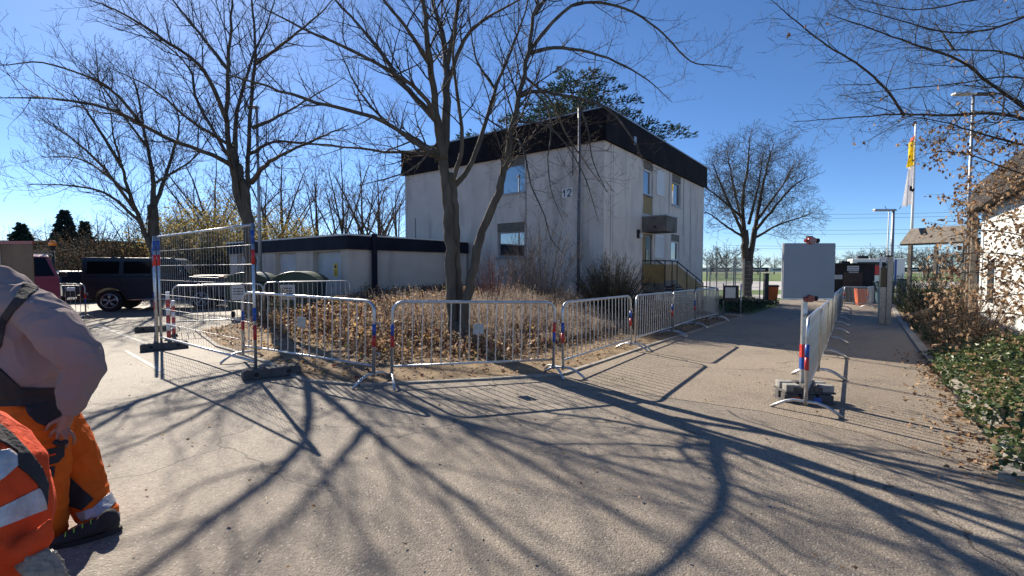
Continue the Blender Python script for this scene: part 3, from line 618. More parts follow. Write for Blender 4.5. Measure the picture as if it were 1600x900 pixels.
def wheelie(loc, rz, m, label, cat='bin', group=None):
    o = empty('wheelie_bin', loc, rz); tag(o, label, cat, group)
    mb = MB(); n = 0
    lo, hi = (.2, .23), (.27, .3)
    P = [(-lo[0], -lo[1], .06), (lo[0], -lo[1], .06), (lo[0], lo[1], .06), (-lo[0], lo[1], .06), (-hi[0], -hi[1], .96), (hi[0], -hi[1], .96), (hi[0], hi[1], .96), (-hi[0], hi[1], .96)]
    mb.v = P
    for f in ((3, 2, 1, 0), (4, 5, 6, 7), (0, 1, 5, 4), (1, 2, 6, 5), (2, 3, 7, 6), (3, 0, 4, 7)): mb.face(f)
    mb.build('body', m, o, bevel=.02)
    mb = MB(); mb.prism([(-.33, .96), (.36, .96), (.36, 1.0), (.1, 1.05), (-.33, 1.02)], -.3, .3, lambda u, v, w: Vector((w, u, v))); mb.build('lid', M['trim'] if m is M['orange_bin'] else m, o, fix=True, bevel=.01)
    for x in (-.25, .25): MB().tube([(x - .02, .24, .1), (x + .02, .24, .1)], .1, 12).build('wheel', M['tyre'], o)
    MB().tube([(-.22, .37, .93), (.22, .37, .93)], .016, 6).build('handle', M['trim'], o)
wheelie(G(14.1, 25.3), R(-20), M['orange_bin'], 'orange wheeled bin with dark lid beside the grass verge, left of the sign board'); wheelie(G(19.6, 26.2), R(-20), M['orange_bin'], 'orange wheeled bin behind the barrier in front of the dark hut')

# ------------------------------------------------------------------ vehicles
def wheel(parent, x, y, r, w, sgn, spokes=5):
    o = empty('wheel', (x, y, r)); o.parent = parent
    MB().tube([(0, -w / 2, 0), (0, -w / 2 + .03, 0), (0, w / 2 - .03, 0), (0, w / 2, 0)], [r * .93, r, r, r * .93], 24).build('tyre', M['tyre'], o)
    mb = MB(); yo = sgn * (w / 2 + .004); mb.ring((0, yo, 0), (0, 1, 0), r * .64, r * .045, 24, 6)
    for i in range(spokes):
        a = 2 * math.pi * i / spokes + .3
        for da in (-.16, .16): mb.tube([(math.cos(a) * r * .12, yo, math.sin(a) * r * .12), (math.cos(a + da) * r * .64, yo, math.sin(a + da) * r * .64)], [r * .06, r * .045], 5)
    mb.ball((0, yo, 0), (r * .14, .03, r * .14), 10); mb.build('rim', M['rim'], o)
    return o
def pane_poly(parent, pts, y, sgn, name='window', m=None, t=.012):
    mb = MB(); mb.prism(pts, y, y + sgn * t, lambda u, v, w: Vector((u, w, v))); return mb.build(name, m or M['car_glass'], parent, fix=True)
suv = empty('off_road_car', G(-13.55, 18.2), R(20)); tag(suv, 'dark grey boxy off-road car parked side on by the bushes', 'car')
def arch(cx, r, n=10, z0=.42):
    return [(cx + r * math.cos(math.pi * (1 - i / n) ) * -1 if False else cx - r * math.cos(math.pi * i / n), max(z0, .40 + r * math.sin(math.pi * i / n))) for i in range(n + 1)]
xr, xf = -1.4, 1.45
low = [(2.28, .45), (2.3, 1.12), (2.22, 1.2), (1.05, 1.26), (-2.2, 1.26), (-2.24, .5)] + [(xr - .5, .45)] + arch(xr, .47) + [(xr + .5, .42), (xf - .5, .42)] + arch(xf, .47) + [(xf + .5, .45)]
yw = .9
mb = MB(); mb.prism(low, -yw, yw, lambda u, v, w: Vector((u, w, v))); mb.build('body', M['suv'], suv, fix=True, bevel=.025)
mb = MB(); up = [(1.02, 1.255), (.62, 1.9), (.5, 1.96), (-2.12, 1.97), (-2.2, 1.9), (-2.2, 1.255)]
n0 = len(up); mb.v = [(u, -yw + .02 + (v - 1.25) * .1, v) for u, v in up] + [(u, yw - .02 - (v - 1.25) * .1, v) for u, v in up]
mb.face(tuple(range(n0))[::-1]); mb.face(tuple(range(n0, 2 * n0)))
for i in range(n0): mb.face((i, (i + 1) % n0, n0 + (i + 1) % n0, n0 + i))
mb.build('cabin', M['suv'], suv, fix=True, bevel=.03)
for sgn in (-1, 1):
    yb = sgn * (yw - .045)
    for pts in ([(-2.05, 1.38), (-1.12, 1.38), (-1.1, 1.82), (-2.02, 1.82)], [(-.98, 1.38), (-.15, 1.38), (-.15, 1.82), (-.96, 1.82)], [(-.02, 1.38), (.8, 1.38), (.54, 1.82), (-.02, 1.82)]): pane_poly(suv, pts, yb - sgn * .03, sgn, t=.05)
    MB().box((-2.2, sgn * yw - .012, .98), (2.1, sgn * yw + .012, 1.03)).build('side_moulding', M['trim'], suv)
    MB().tube([(-.85, sgn * (yw + .04), .42), (.95, sgn * (yw + .04), .42)], .035, 8).build('running_board', M['chrome'], suv)
    for cx in (xr, xf):
        mb = MB(); k = arch(cx, .5); mb.tube([(u, sgn * (yw + .01), v) for u, v in k], .035, 6); mb.build('wheel_arch', M['trim'], suv)
    for hx in (-.25, .75): MB().box((hx - .1, sgn * yw - .02, 1.12), (hx + .08, sgn * yw + .035, 1.15)).build('door_handle', M['trim'], suv)
    for dx in (-1.08, -.1, .95): MB().box((dx - .006, sgn * yw - .002, .5), (dx + .006, sgn * yw + .002, 1.25)).build('door_gap', M['black_gloss'], suv)
    MB().box((.72, sgn * (yw + .02) - .02, 1.3), (.9, sgn * (yw + .2), 1.48)).build('wing_mirror', M['suv'], suv, bevel=.03)
    MB().ball((2.28, sgn * .68, .98), (.05, .12, .12), 12).build('headlight', M['lamp_glass'], suv); MB().box((2.0, sgn * .78 - .05, 1.2), (2.2, sgn * .78 + .05, 1.27)).build('indicator', M['amber'], suv, bevel=.02)
    MB().box((-2.26, sgn * .8 - .08, .62), (-2.2, sgn * .8 + .08, .78)).build('tail_light', M['red_lens'], suv)
mb = MB(); mb.v = [(1.0, -.74, 1.32), (1.0, .74, 1.32), (.655, .68, 1.86), (.655, -.68, 1.86)]; mb.face((0, 1, 2, 3)); mb.v += [(v[0] + .03, v[1], v[2] + .02) for v in mb.v]
mb.face((4, 5, 6, 7)); mb.build('windscreen', M['car_glass'], suv)
MB().box((-2.215, -.7, 1.4), (-2.195, .7, 1.84)).build('rear_window', M['car_glass'], suv)
MB().tube([(-2.45, .1, .95), (-2.25, .1, .95)], .37, 20).build('spare_wheel', M['tyre'], suv); MB().box((2.25, -.88, .42), (2.42, .88, .68)).build('bumper', M['trim'], suv, bevel=.03); MB().box((-2.38, -.85, .45), (-2.2, .85, .62)).build('bumper', M['trim'], suv, bevel=.03); MB().box((2.29, -.5, .72), (2.33, .5, 1.08)).build('grille', M['trim'], suv)
MB().box((1.1, -.62, 1.25), (2.15, .62, 1.3)).build('bonnet', M['suv'], suv, bevel=.02)
for x in (xr, xf):
    for s in (-1, 1): wheel(suv, x, s * .8, .39, .27, s)
def small_car(name, loc, rz, m, label, cat='car', h=1.45, L=4.0, w=1.7, van=False):
    o = empty(name, loc, rz); tag(o, label, cat); hl = L / 2; xr, xf = -hl + .75, hl - .85; wb = h * (.66 if van else .56)
    if van: prof = [(hl, .35), (hl + .02, .8), (hl - .35, wb), (hl - 1.05, h - .06), (hl - 1.2, h), (-hl, h), (-hl, .35)]; 
    else: prof = [(hl, .35), (hl, .62), (hl - .2, .8), (hl - 1.0, wb), (hl - 1.75, h - .04), (hl - 1.95, h), (-hl + .5, h - .02), (-hl + .05, wb + .1), (-hl, .4)]
    low = prof + [(xr - .36, .33)] + [(xr - .34 * math.cos(math.pi * i / 8), .3 + .34 * math.sin(math.pi * i / 8)) for i in range(9)] + [(xr + .36, .26), (xf - .36, .26)] + [(xf - .34 * math.cos(math.pi * i / 8), .3 + .34 * math.sin(math.pi * i / 8)) for i in range(9)] + [(xf + .36, .33)]
    mb = MB(); tp = lambda v: max(0, v - wb) * (.36 if van else .2); n0 = len(low)
    mb.v = [(u, -(w / 2 - tp(v)), v) for u, v in low] + [(u, w / 2 - tp(v), v) for u, v in low]
    mb.face(tuple(range(n0))[::-1]); mb.face(tuple(range(n0, 2 * n0)))
    for i in range(n0): mb.face((i, (i + 1) % n0, n0 + (i + 1) % n0, n0 + i))
    mb.build('body', m, o, fix=True, bevel=.03)
    i0 = 2 if van else 3
    a, b = Vector((prof[i0][0], 0, prof[i0][1])), Vector((prof[i0 + 1][0], 0, prof[i0 + 1][1])); nn = Vector((b.z - a.z, 0, a.x - b.x)).normalized(); nn = nn if nn.x > 0 else -nn
    p, q = a.lerp(b, .08) + nn * .012, a.lerp(b, .93) + nn * .012; wa, wbn = w / 2 - .1, w / 2 - .1 - tp(q.z) * .9
    mb = MB(); mb.quad((p.x, -wa, p.z), (p.x, wa, p.z), (q.x, wbn, q.z), (q.x, -wbn, q.z)); mb.build('windscreen', M['car_glass'], o)
    for s in (-1, 1):
        pts = [(-hl + .45, wb + .03), (hl - (1.0 if van else 1.2), wb + .03), (hl - (1.3 if van else 1.85), h - .12), (-hl + (.4 if van else .75), h - .12)]
        mb = MB(); mb.v = [(u, s * (w / 2 - tp(v) + .006), v) for u, v in pts]; mb.face((0, 1, 2, 3)); mb.build('window', M['car_glass'], o)
        MB().box((hl - .12, s * (w / 2 - .28) - .14, .55), (hl + .03, s * (w / 2 - .28) + .14, .72)).build('headlight', M['lamp_glass'], o, bevel=.03)
        MB().box((hl - 1.15, s * (w / 2 + .08) - .1, wb + .02), (hl - 1.0, s * (w / 2 + .08) + .1, wb + .16)).build('wing_mirror', M['trim'], o, bevel=.03)
        for x in (xr, xf): wheel(o, x, s * (w / 2 - .1), .3, .2, s)
    MB().box((hl - .1, -w / 2 + .05, .3), (hl + .06, w / 2 - .05, .5)).build('bumper', M['trim'] if van else m, o, bevel=.03)
    MB().box((-hl - .015, -w / 2 + .25, wb + .05), (-hl + .01, w / 2 - .25, h - .15)).build('rear_window', M['car_glass'], o) if van else None
    MB().box((hl + .005, -.35, .66), (hl + .03, .35, .76)).build('grille', M['trim'], o)
    return o
rv = small_car('red_van', G(-14.9, 14.1), R(-46), M['car_red'], 'red van with a pale roof parked beyond the hoodie man', 'van', 1.98, 4.6, 1.8, True)
MB().box((-2.2, -.75, 1.985), (1.0, .75, 2.01)).build('roof_skin', M['offwhite'], rv); MB().box((.55, -.8, 2.06), (.62, .8, 2.11)).build('roof_bar', M['wood_brown'], rv); 
bp_ = empty('warning_beacon', Vector((at(83, 400, 18).x, 18, 0))); tag(bp_, 'amber warning beacon on a dark pole behind the red van', 'beacon')
MB().tube([(0, 0, 0), (0, 0, 2.3)], .05, 8).build('pole', M['trim'], bp_); MB().tube([(0, 0, 2.3), (0, 0, 2.44)], [.06, .11], 10).build('base', M['black'], bp_); MB().tube([(0, 0, 2.44), (0, 0, 2.56), (0, 0, 2.64)], [.12, .115, .06], 12).build('lens', M['amber'], bp_)
small_car('dark_hatchback', G(-20.8, 22.5), R(-40), M['car_dark'], 'dark small car half hidden behind the off-roader rear', 'car')
hd = empty('hoarding', G(-10.9, 9.0), 0); tag(hd, 'brown boarded site hoarding with white post at the left edge', 'hoarding')
for i in range(4): MB().box((-.9 + i * .65, -.012, .3), (-.26 + i * .65, .012, 2.03)).build('board', M['wood_brown'], hd)
for x in (-.26, 1.05): MB().box((x - .03, -.05, 0), (x + .03, -.014, 2.02)).build('post', M['offwhite'], hd)
MB().box((-.95, -.03, 2.033), (1.72, .03, 2.09)).build('top_rail', M['car_red'], hd)
for x in (-.6, 1.4): MB().box((x - .3, -.12, 0), (x + .3, .12, .1)).build('foot', M['recycled'], hd)

# ------------------------------------------------------------------ trees
def cr(pts, n):
    P = [pts[0] * 2 - pts[1]] + list(pts) + [pts[-1] * 2 - pts[-2]]; out = []; segs = len(pts) - 1
    for i in range(n + 1):
        s = min(i / n * segs, segs - 1e-6); k = int(s); t = s - k; a, b, c, d = P[k:k + 4]
        out.append(.5 * ((2 * b) + (c - a) * t + (2 * a - 5 * b + 4 * c - d) * t * t + (3 * b - a - 3 * c + d) * t ** 3))
    return out
class Tree:
    def __init__(s, seed, up=.25, dens=(5.5, 7, 9), ang=(32, 62), lr=(.28, .55), depth=3, rmin=.0028, wig=.115, sizes=(.85, .6, .34), gnarl=False):
        s.r = random.Random(seed); s.t = MB(); s.c = MB(); s.tips = []; s.up = up; s.dens = dens; s.ang = ang; s.lr = lr; s.depth = depth; s.rmin = rmin; s.wig = wig; s.sizes = sizes; s.count = 0
    def limb(s, pts, r0, r1, k=9, spawn=True, start=.2, kmul=1.0):
        pts = [Vector(p) for p in pts]; n = max(8, len(pts) * 4); P = cr(pts, n); L = sum((b - a).length for a, b in zip(P, P[1:]))
        for i in range(1, n): P[i] += Vector((s.r.gauss(0, 1), s.r.gauss(0, 1), s.r.gauss(0, 1))) * min(.02, r0 * .12)
        rad = [r0 + (r1 - r0) * (i / n) ** .85 for i in range(n + 1)]
        rad = [q * (1 + s.r.uniform(-.05, .05)) for q in rad]
        s.t.tube(P, rad, k)
        if spawn: s.spawn(P, rad, L, 0, start, kmul)
    def spawn(s, P, rad, L, lev, start=.15, kmul=1.0):
        if lev >= s.depth: return
        n = int(L * s.dens[lev] * kmul + s.r.random()); N = len(P) - 1; side = s.r.random() * 6.28
        for q in range(n):
            f = start + (1 - start) * (q + s.r.random()) / max(n, 1); f = min(f, .999); i = int(f * N); t = f * N - i
            p = P[i].lerp(P[min(i + 1, N)], t); d = (P[min(i + 1, N)] - P[i])
            if d.length < 1e-6: continue
            d.normalize(); side += 2.4 + s.r.uniform(-.5, .5)
            u = d.orthogonal().normalized(); u = u * math.cos(side) + d.cross(u) * math.sin(side)
            a = R(s.r.uniform(*s.ang)); v = d * math.cos(a) + u * math.sin(a); v.z += s.up * .6; v.normalize()
            l = s.sizes[lev] * s.r.uniform(.55, 1.25) * (1 - .45 * f) * min(1.6, max(.5, (L / 3.5) ** .6 if lev == 0 else (L / s.sizes[lev - 1]) ** .6))
            rr = max(s.rmin, rad[i] * s.r.uniform(.32, .5)) if lev == 0 else max(s.rmin, rad[i] * .6)
            if lev == 0: rr = min(rr, .017)
            s.branch(p, v, l, rr, lev + 1)
    def branch(s, p, v, l, r, lev):
        n = 5 if lev == 1 else (4 if lev == 2 else 3); P = [p]; step = l / n
        for i in range(n):
            v = v + Vector((s.r.gauss(0, 1), s.r.gauss(0, 1), s.r.gauss(0, 1))) * s.wig * (1.4 if lev > 1 else 1); v.z += s.up * .22; v.normalize(); P.append(P[-1] + v * step)
        rad = [max(s.rmin * .75, r * (1 - .75 * i / n)) for i in range(n + 1)]
        s.c.tube(P, rad, 5 if r > .012 else (4 if r > .006 else 3), cap=False); s.count += 1; s.tips.append((P[-1], v, lev))
        s.spawn(P, rad, l, lev)
    def build(s, name, loc, label, cat='tree', group=None, bark=None, twig=None, local=True):
        root = empty(name, loc); tag(root, label, cat, group); L = Vector(loc)
        for mb in (s.t, s.c): mb.v = [(v[0] - L.x, v[1] - L.y, v[2] - L.z) for v in mb.v]
        if s.t.v: s.t.build('trunk', bark or M['bark'], root)
        s.crown = s.c.build('crown', twig or M['twig'], root); return root
def LP(Y, *pts):          # photo outline of a limb carried to its true distance; third value = depth offset in metres
    return [at(p[0], p[1], Y + (p[2] if len(p) > 2 else 0)) for p in pts]

# three stemmed tree in the bed
Y = 8.77; base = G(-.97, Y); T = Tree(11, up=.3, dens=(4.4, 7, 8.5), sizes=(1.05, .52, .24), rmin=.0024)
bz = at(720, 548, Y); m = Y / F
T.limb([bz + Vector((-.1, 0, -.1))] + LP(Y, (707, 500), (704, 430), (702, 370), (697, 300), (691, 240)), 8.5 * m, 7.5 * m, 14, False)
T.limb([bz + Vector((.02, .1, -.1))] + LP(Y, (718, 500, .12), (714, 430, .14), (711, 370, .1), (710, 310, .05), (704, 270)), 7.5 * m, 6 * m, 14, False)
T.limb([bz + Vector((.12, -.05, -.1))] + LP(Y, (724, 500, -.06), (736, 440, -.15), (750, 372, -.25), (775, 310, -.35), (790, 255, -.4), (800, 205, -.4), (812, 150, -.35), (825, 85, -.3), (838, 0, -.2), (850, -90, 0), (858, -170, .2)), 9 * m, 1.2 * m, 14, True, .4, .9)
T.limb([bz + Vector((0, .0, -.15)), bz + Vector((0, .02, .1)), at(714, 500, Y)], .175, .13, 16, False)
T.limb(LP(Y, (692, 250), (684, 195, -.15), (676, 130, -.4), (668, 70, -.7), (662, 0, -.9), (650, -90, -1.2), (640, -170, -1.3)), 7.5 * m, .9 * m, 10, True, .25)
T.limb(LP(Y, (692, 250), (697, 180, .15), (697, 100, .4), (690, 50, .6), (676, 0, .8), (662, -70, 1.0), (660, -140, 1.2)), 8.5 * m, .9 * m, 10, True, .3)
T.limb(LP(Y, (697, 105, .4), (708, 55, .3), (718, 0, .2), (735, -80, 0), (745, -150, -.2)), 5 * m, .7 * m, 8, True, .2)
T.limb(LP(Y, (710, 290, .05), (735, 258, .2), (760, 185, .6), (782, 120, .9), (806, 60, 1.2), (826, 0, 1.5), (848, -80, 1.9)), 5 * m, .7 * m, 9, True, .25)
T.limb(LP(Y, (706, 285), (722, 230, -.2), (716, 160, -.5), (708, 95, -.8), (712, 30, -1.1), (720, -50, -1.3)), 4 * m, .6 * m, 8, True, .25)
for pts, r in (([(684, 190, -.1), (629, 129, .3), (581, 62, .8), (524, 0, 1.3), (470, -60, 1.7)], 7.5), ([(690, 236), (668, 158, -.4), (591, 100, -1.0), (472, 43, -1.9), (400, 5, -2.4)], 6),
               ([(688, 245), (665, 233, -.2), (591, 186, -.7), (486, 158, -1.6), (400, 129, -2.2), (340, 112, -2.6)], 6.5), ([(686, 250), (672, 241, .2), (600, 236, .9), (495, 225, 1.8), (400, 215, 2.5)], 6),
               ([(690, 240), (668, 228, .2), (605, 191, .9), (562, 143, 1.4), (538, 95, 1.7), (520, 50, 1.9)], 5.5), ([(671, 100, -.5), (640, 50, -1.0), (600, 0, -1.4), (560, -60, -1.9)], 5),
               ([(826, 81, -.3), (868, 30, -.1), (906, 5, .1), (973, 12, .4), (1031, 48, .7), (1078, 95, .9), (1115, 102, 1.0), (1145, 105, 1.1)], 4.2), ([(826, 83, -.3), (878, 74, .2), (950, 91, .8), (1011, 124, 1.3), (1050, 160, 1.6)], 4.5),
               ([(812, 150, -.35), (840, 142, -.5), (878, 148, -.8), (945, 167, -1.3), (987, 215, -1.7), (1005, 250, -1.8)], 4.5), ([(703, 120, .3), (725, 62, .0), (753, 33, -.3), (810, 0, -.9), (870, -50, -1.3)], 5),
               ([(836, 20, -.2), (870, -20, .3), (930, -60, .8)], 5), ([(800, 215, -.4), (812, 222, -.8), (822, 250, -.95), (830, 290, -1.0), (850, 335, -1.1), (862, 375, -1.15), (884, 400, -1.15)], 2.4), ([(835, 142, -.5), (858, 175, -.7), (860, 215, -.8), (856, 250, -.9), (862, 300, -1.0), (880, 345, -1.0)], 2.2), ([(900, 152, -.9), (918, 200, -1.1), (926, 250, -1.2), (948, 300, -1.2)], 2), ([(806, 190, -.4), (850, 195, -.9), (884, 225, -1.1), (915, 280, -1.2), (935, 345, -1.2)], 2.4),
               ([(818, 118, -.3), (862, 160, .3), (885, 210, .6), (920, 262, .7), (950, 300, .7)], 3), ([(775, 140, .8), (745, 95, 1.4), (735, 40, 1.8), (730, -20, 2.2)], 3.5), ([(690, 215, .1), (650, 260, -.5), (600, 280, -.9), (560, 290, -1.1)], 2.5)):
    T.limb(LP(Y, *pts), r * .76 * m, .45 * m, 7, True, .2)
T.build('bare_tree', base, 'large bare tree with three close stems rising from the leafy garden bed', group='bare trees standing round the house')
# left tree behind the mesh fence
Y = 13.0; base = G(-7.15, Y); m = Y / F; T = Tree(23, up=.3, dens=(3.8, 5.6, 7), sizes=(1.35, .68, .32), rmin=.0032); bz = at(396, 505, Y)
T.limb([bz + Vector((0, 0, -.15))] + LP(Y, (394, 460), (391, 400), (388, 350), (380, 290), (369, 258)), 9.5 * m, 6.5 * m, 12, False)
T.limb(LP(Y, (389, 360), (386, 320, .15), (387, 284, .2), (391, 178, .5), (400, 75, .8), (393, 0, 1.0), (398, -80, 1.2)), 5.5 * m, .7 * m, 9, True, .3)
for pts, r in (([(390, 355), (372, 310, -.1), (362, 249, -.3), (353, 178, -.5), (358, 89, -.7), (362, 0, -.9), (352, -90, -1)], 9), ([(369, 258), (367, 210, .3), (372, 165, .6), (396, 89, 1.0), (420, 30, 1.4), (436, -20, 1.7)], 6),
               ([(374, 275), (347, 249, -.5), (267, 218, -1.6), (178, 173, -2.8), (89, 155, -3.8), (0, 153, -4.6)], 6), ([(222, 196, -2.2), (185, 150, -2.8), (147, 124, -3.2), (67, 98, -3.8), (0, 102, -4.3)], 3),
               ([(362, 249), (351, 235, .3), (307, 155, 1.2), (293, 102, 1.8), (222, 44, 2.8), (147, 0, 3.6)], 5), ([(355, 190, -.5), (318, 110, -1.4), (256, 62, -2.4), (190, 20, -3.2), (140, 0, -3.8)], 4.5), ([(393, 285), (415, 258, -.8), (444, 240, -1.6), (500, 215, -2.6), (545, 195, -3.2)], 5.5),
               ([(395, 200, .4), (440, 180, 1.2), (490, 150, 2.0), (540, 120, 2.8)], 4), ([(391, 240, .3), (430, 222, 1.2), (490, 226, 2.2), (560, 232, 3.0)], 4), ([(399, 100, .7), (440, 70, .2), (490, 30, -.4), (530, -10, -1)], 4), ([(358, 110, -.6), (310, 50, -.2), (270, 0, .2), (230, -50, .6)], 4), ([(365, 230, -.2), (300, 190, -1.4), (240, 140, -2.2), (170, 105, -3)], 3.5)):
    T.limb(LP(Y, *pts), r * .76 * m, .45 * m, 7, True, .2)
T.build('bare_tree', base, 'tall bare forked tree behind the mesh fence panel, its trunk left of the waste containers', group='bare trees standing round the house')
# tree behind the off-roader
Y = 22.0; base = G(-16.8, Y); m = Y / F; T = Tree(5, up=.35, dens=(4.2, 4.6, 5), sizes=(1.9, .95, .45), rmin=.0055); bz = at(246, 478, Y)
T.limb([bz + Vector((0, 0, -.1))] + LP(Y, (245, 440), (243, 400), (240, 360), (238, 320)), 9 * m, 7 * m, 10, False)
for pts, r in (([(243, 400), (226, 365, -.3), (205, 310, -.8), (185, 240, -1.2), (170, 165, -1.5)], 6), ([(238, 325), (240, 280, .3), (228, 220, .6), (216, 150, .9), (205, 110, 1)], 5), ([(240, 330), (255, 285, .6), (270, 240, 1.1), (280, 190, 1.5), (262, 140, 1.8)], 4.5),
               ([(222, 350, -.4), (170, 305, -1.4), (110, 290, -2.2), (45, 288, -3)], 3), ([(212, 330, -.6), (160, 260, -1.8), (110, 215, -2.6), (70, 190, -3.2)], 3), ([(190, 260, -1.1), (140, 180, -1.6), (110, 140, -2)], 3), ([(200, 300, -.8), (130, 250, .6), (60, 245, 1.4)], 2.6), ([(230, 230, .6), (170, 150, 1.6), (140, 110, 2.2)], 2.6), ([(236, 290, .3), (300, 250, 1), (330, 210, 1.5)], 2.6)):
    T.limb(LP(Y, *pts), r * .85 * m, .5 * m, 6, True, .15)
T.build('bare_tree', base, 'finer bare tree standing directly behind the boxy off-roader', group='bare trees standing round the house')
# round crowned tree right of the house
Y = 33.0; m = Y / F; base = Vector((at(1166, 462, Y).x, Y, -.55)); T = Tree(31, up=.14, dens=(4.6, 4.6, 5), sizes=(1.8, 1.05, .55), rmin=.008, ang=(35, 70)); bz = at(1166, 466, Y)
T.limb([bz + Vector((0, 0, -.2))] + LP(Y, (1166, 430), (1165, 395), (1163, 360)), 6 * m, 5.5 * m, 10, False); T.limb([bz + Vector((.18, 0, -.2))] + LP(Y, (1172, 430), (1173, 395), (1180, 355)), 4.5 * m, 4 * m, 9, False)
for pts, r in (([(1163, 365), (1160, 320), (1168, 260), (1172, 212)], 4.5), ([(1163, 370), (1145, 330, -.6), (1125, 285, -1.2), (1112, 250, -1.6)], 3.5), ([(1180, 358), (1188, 310, .5), (1200, 255, 1), (1210, 222, 1.2)], 4), ([(1180, 360), (1205, 330, -.8), (1235, 295, -1.6), (1262, 275, -2.2)], 3.2),
               ([(1163, 372), (1130, 350, .8), (1110, 335, 1.4), (1092, 330, 1.8)], 2.6), ([(1178, 372), (1215, 352, 1), (1250, 340, 1.8), (1272, 332, 2.2)], 2.6), ([(1164, 365), (1150, 310, 1.2), (1140, 260, 2), (1135, 230, 2.6)], 3), ([(1182, 345), (1222, 290, 1.6), (1245, 250, 2.4)], 2.8), ([(1170, 350), (1185, 290, -1.4), (1192, 240, -2)], 3), ([(1160, 340), (1125, 310, -1.6), (1098, 290, -2.6)], 2.5)):
    T.limb(LP(Y, *pts), r * .85 * m, .5 * m, 6, True, .12)
rt = T.build('bare_tree', base, 'round crowned bare tree standing alone on the verge right of the house', group='bare trees standing round the house', bark=M['bark_brown'], twig=M['twig_dark'])
# overhanging beech on the right with leaves left on its lower twigs
Y = 7.6; m = Y / F; base = G(9.9, 7.9); T = Tree(47, up=.02, dens=(7.0, 8, 8), sizes=(.75, .42, .22), ang=(28, 58), rmin=.0024, wig=.12)
T.limb([Vector((9.9, 7.9, -.4)), Vector((9.8, 7.85, 1.2)), Vector((9.7, 7.8, 2.6)), Vector((9.7, 7.7, 4.2)), Vector((9.8, 7.7, 6.2)), Vector((9.9, 7.7, 8.2))], .24, .06, 12, False)
for z0, pts, r in ((3.6, [(1640, 198, .1), (1560, 178, 0), (1480, 180, -.1), (1405, 178, -.2), (1340, 183, -.4), (1240, 190, -.6)], 4.2), (4.0, [(1640, 190, .3), (1560, 140, .2), (1500, 95, 0), (1430, 70, -.3), (1360, 45, -.6), (1290, 20, -.8)], 4.0),
                   (None, [(1412, 180, -.2), (1385, 140, -.5), (1340, 100, -.8), (1290, 70, -1.1), (1240, 30, -1.4), (1205, 0, -1.6)], 2.4), (3.0, [(1640, 240, -.2), (1580, 222, -.3), (1520, 205, -.5), (1470, 190, -.6), (1410, 181, -.7)], 3.0), (4.6, [(1640, 110, .5), (1570, 82, .6), (1480, 78, .8), (1425, 80, 1.0)], 3.6),
                   (None, [(1490, 78, .6), (1475, 55, .7), (1460, 35, .8)], 2.6), (5.4, [(1640, 20, .2), (1550, 45, .0), (1480, 50, -.2), (1400, 30, -.5), (1330, 10, -.7)], 3), (2.6, [(1640, 290, .1), (1570, 262, 0), (1500, 238, -.2), (1445, 240, -.4)], 2.4), (6, [(1640, -20, .5), (1520, 0, .5), (1430, 15, .5), (1340, 0, .5)], 3),
                   (4.2, [(1660, 140, 1.2), (1580, 120, 1.4), (1500, 130, 1.6), (1400, 140, 1.9), (1310, 150, 2.1)], 3), (2.3, [(1650, 330, .3), (1590, 310, .2), (1540, 300, .1), (1500, 305, 0)], 2.2), (2.0, [(1650, 400, .2), (1600, 370, .1), (1540, 360, -.1), (1480, 370, -.3)], 2.2), (6.4, [(1640, -60, -.6), (1540, -70, -.8), (1420, -50, -1), (1320, -60, -1.2)], 3), (1.7, [(1650, 470, .2), (1580, 440, .1), (1520, 425, -.1), (1470, 435, -.3)], 2.0), (2.9, [(1650, 270, .6), (1590, 280, .7), (1540, 300, .8), (1490, 315, .9)], 2), (2.4, [(1650, 350, .9), (1590, 340, .9), (1530, 350, 1), (1480, 345, 1.1)], 2), (1.9, [(1650, 420, -.4), (1590, 400, -.5), (1530, 395, -.6), (1485, 400, -.7)], 2), (1.5, [(1650, 460, .7), (1590, 460, .8), (1530, 470, .9), (1470, 475, 1)], 2), (1.2, [(1650, 500, .1), (1580, 490, 0), (1510, 490, -.2), (1450, 505, -.4)], 2.2)):
    P = LP(Y, *pts)
    if z0: P = [Vector((9.72, 7.75, z0 - .1))] + P
    T.limb(P, r * .85 * m, .4 * m, 7, True, .15)
btree = T.build('beech_tree', base, 'bare beech overhanging from the right edge with dry brown leaves on its lower twigs', bark=M['bark_brown'], twig=M['twig_dark'])
rr = random.Random(3)
def leaf(mb, p, d, s, mi, rnd, droop=.3, wd=.36):
    d = d.normalized(); u = d.cross(Vector((rnd.gauss(0, 1), rnd.gauss(0, 1), rnd.gauss(0, 1))))
    if u.length < 1e-4: return
    u.normalize(); n = d.cross(u); w = s * wd; q = p + d * s * .5; n0 = len(mb.v); e = p + d * s - n * s * droop
    mb.v += [tuple(p), tuple(q + u * w + n * s * .1), tuple(e), tuple(q - u * w + n * s * .1)]
    mb.face((n0, n0 + 1, n0 + 2), mi); mb.face((n0, n0 + 2, n0 + 3), mi)
mb = MB(); LV = [M['leaf_brown'], M['leaf_tan'], M['leaf_pale']]
for p, v, lev in T.tips:
    f = max(0, min(1, (4.3 - p.z) / 1.3)) * max(0, min(1, 3.9 - math.hypot(p.x - 9.7, p.y - 7.7)))
    if lev >= 2 and rr.random() < f * .62 + .003:
        for _ in range(rr.choice((1, 2, 2, 3))): leaf(mb, p + Vector((rr.gauss(0, .05), rr.gauss(0, .05), rr.gauss(0, .05))), Vector((rr.gauss(0, .6), rr.gauss(0, .6), -1 + rr.gauss(0, .5))), rr.uniform(.05, .085), rr.choices((0, 1, 2), (5, 4, 2))[0], rr)
mb.v = [(v[0] - base.x, v[1] - base.y, v[2] - base.z) for v in mb.v]
tag(mb.build('dry_leaves', LV, btree), kind='stuff')

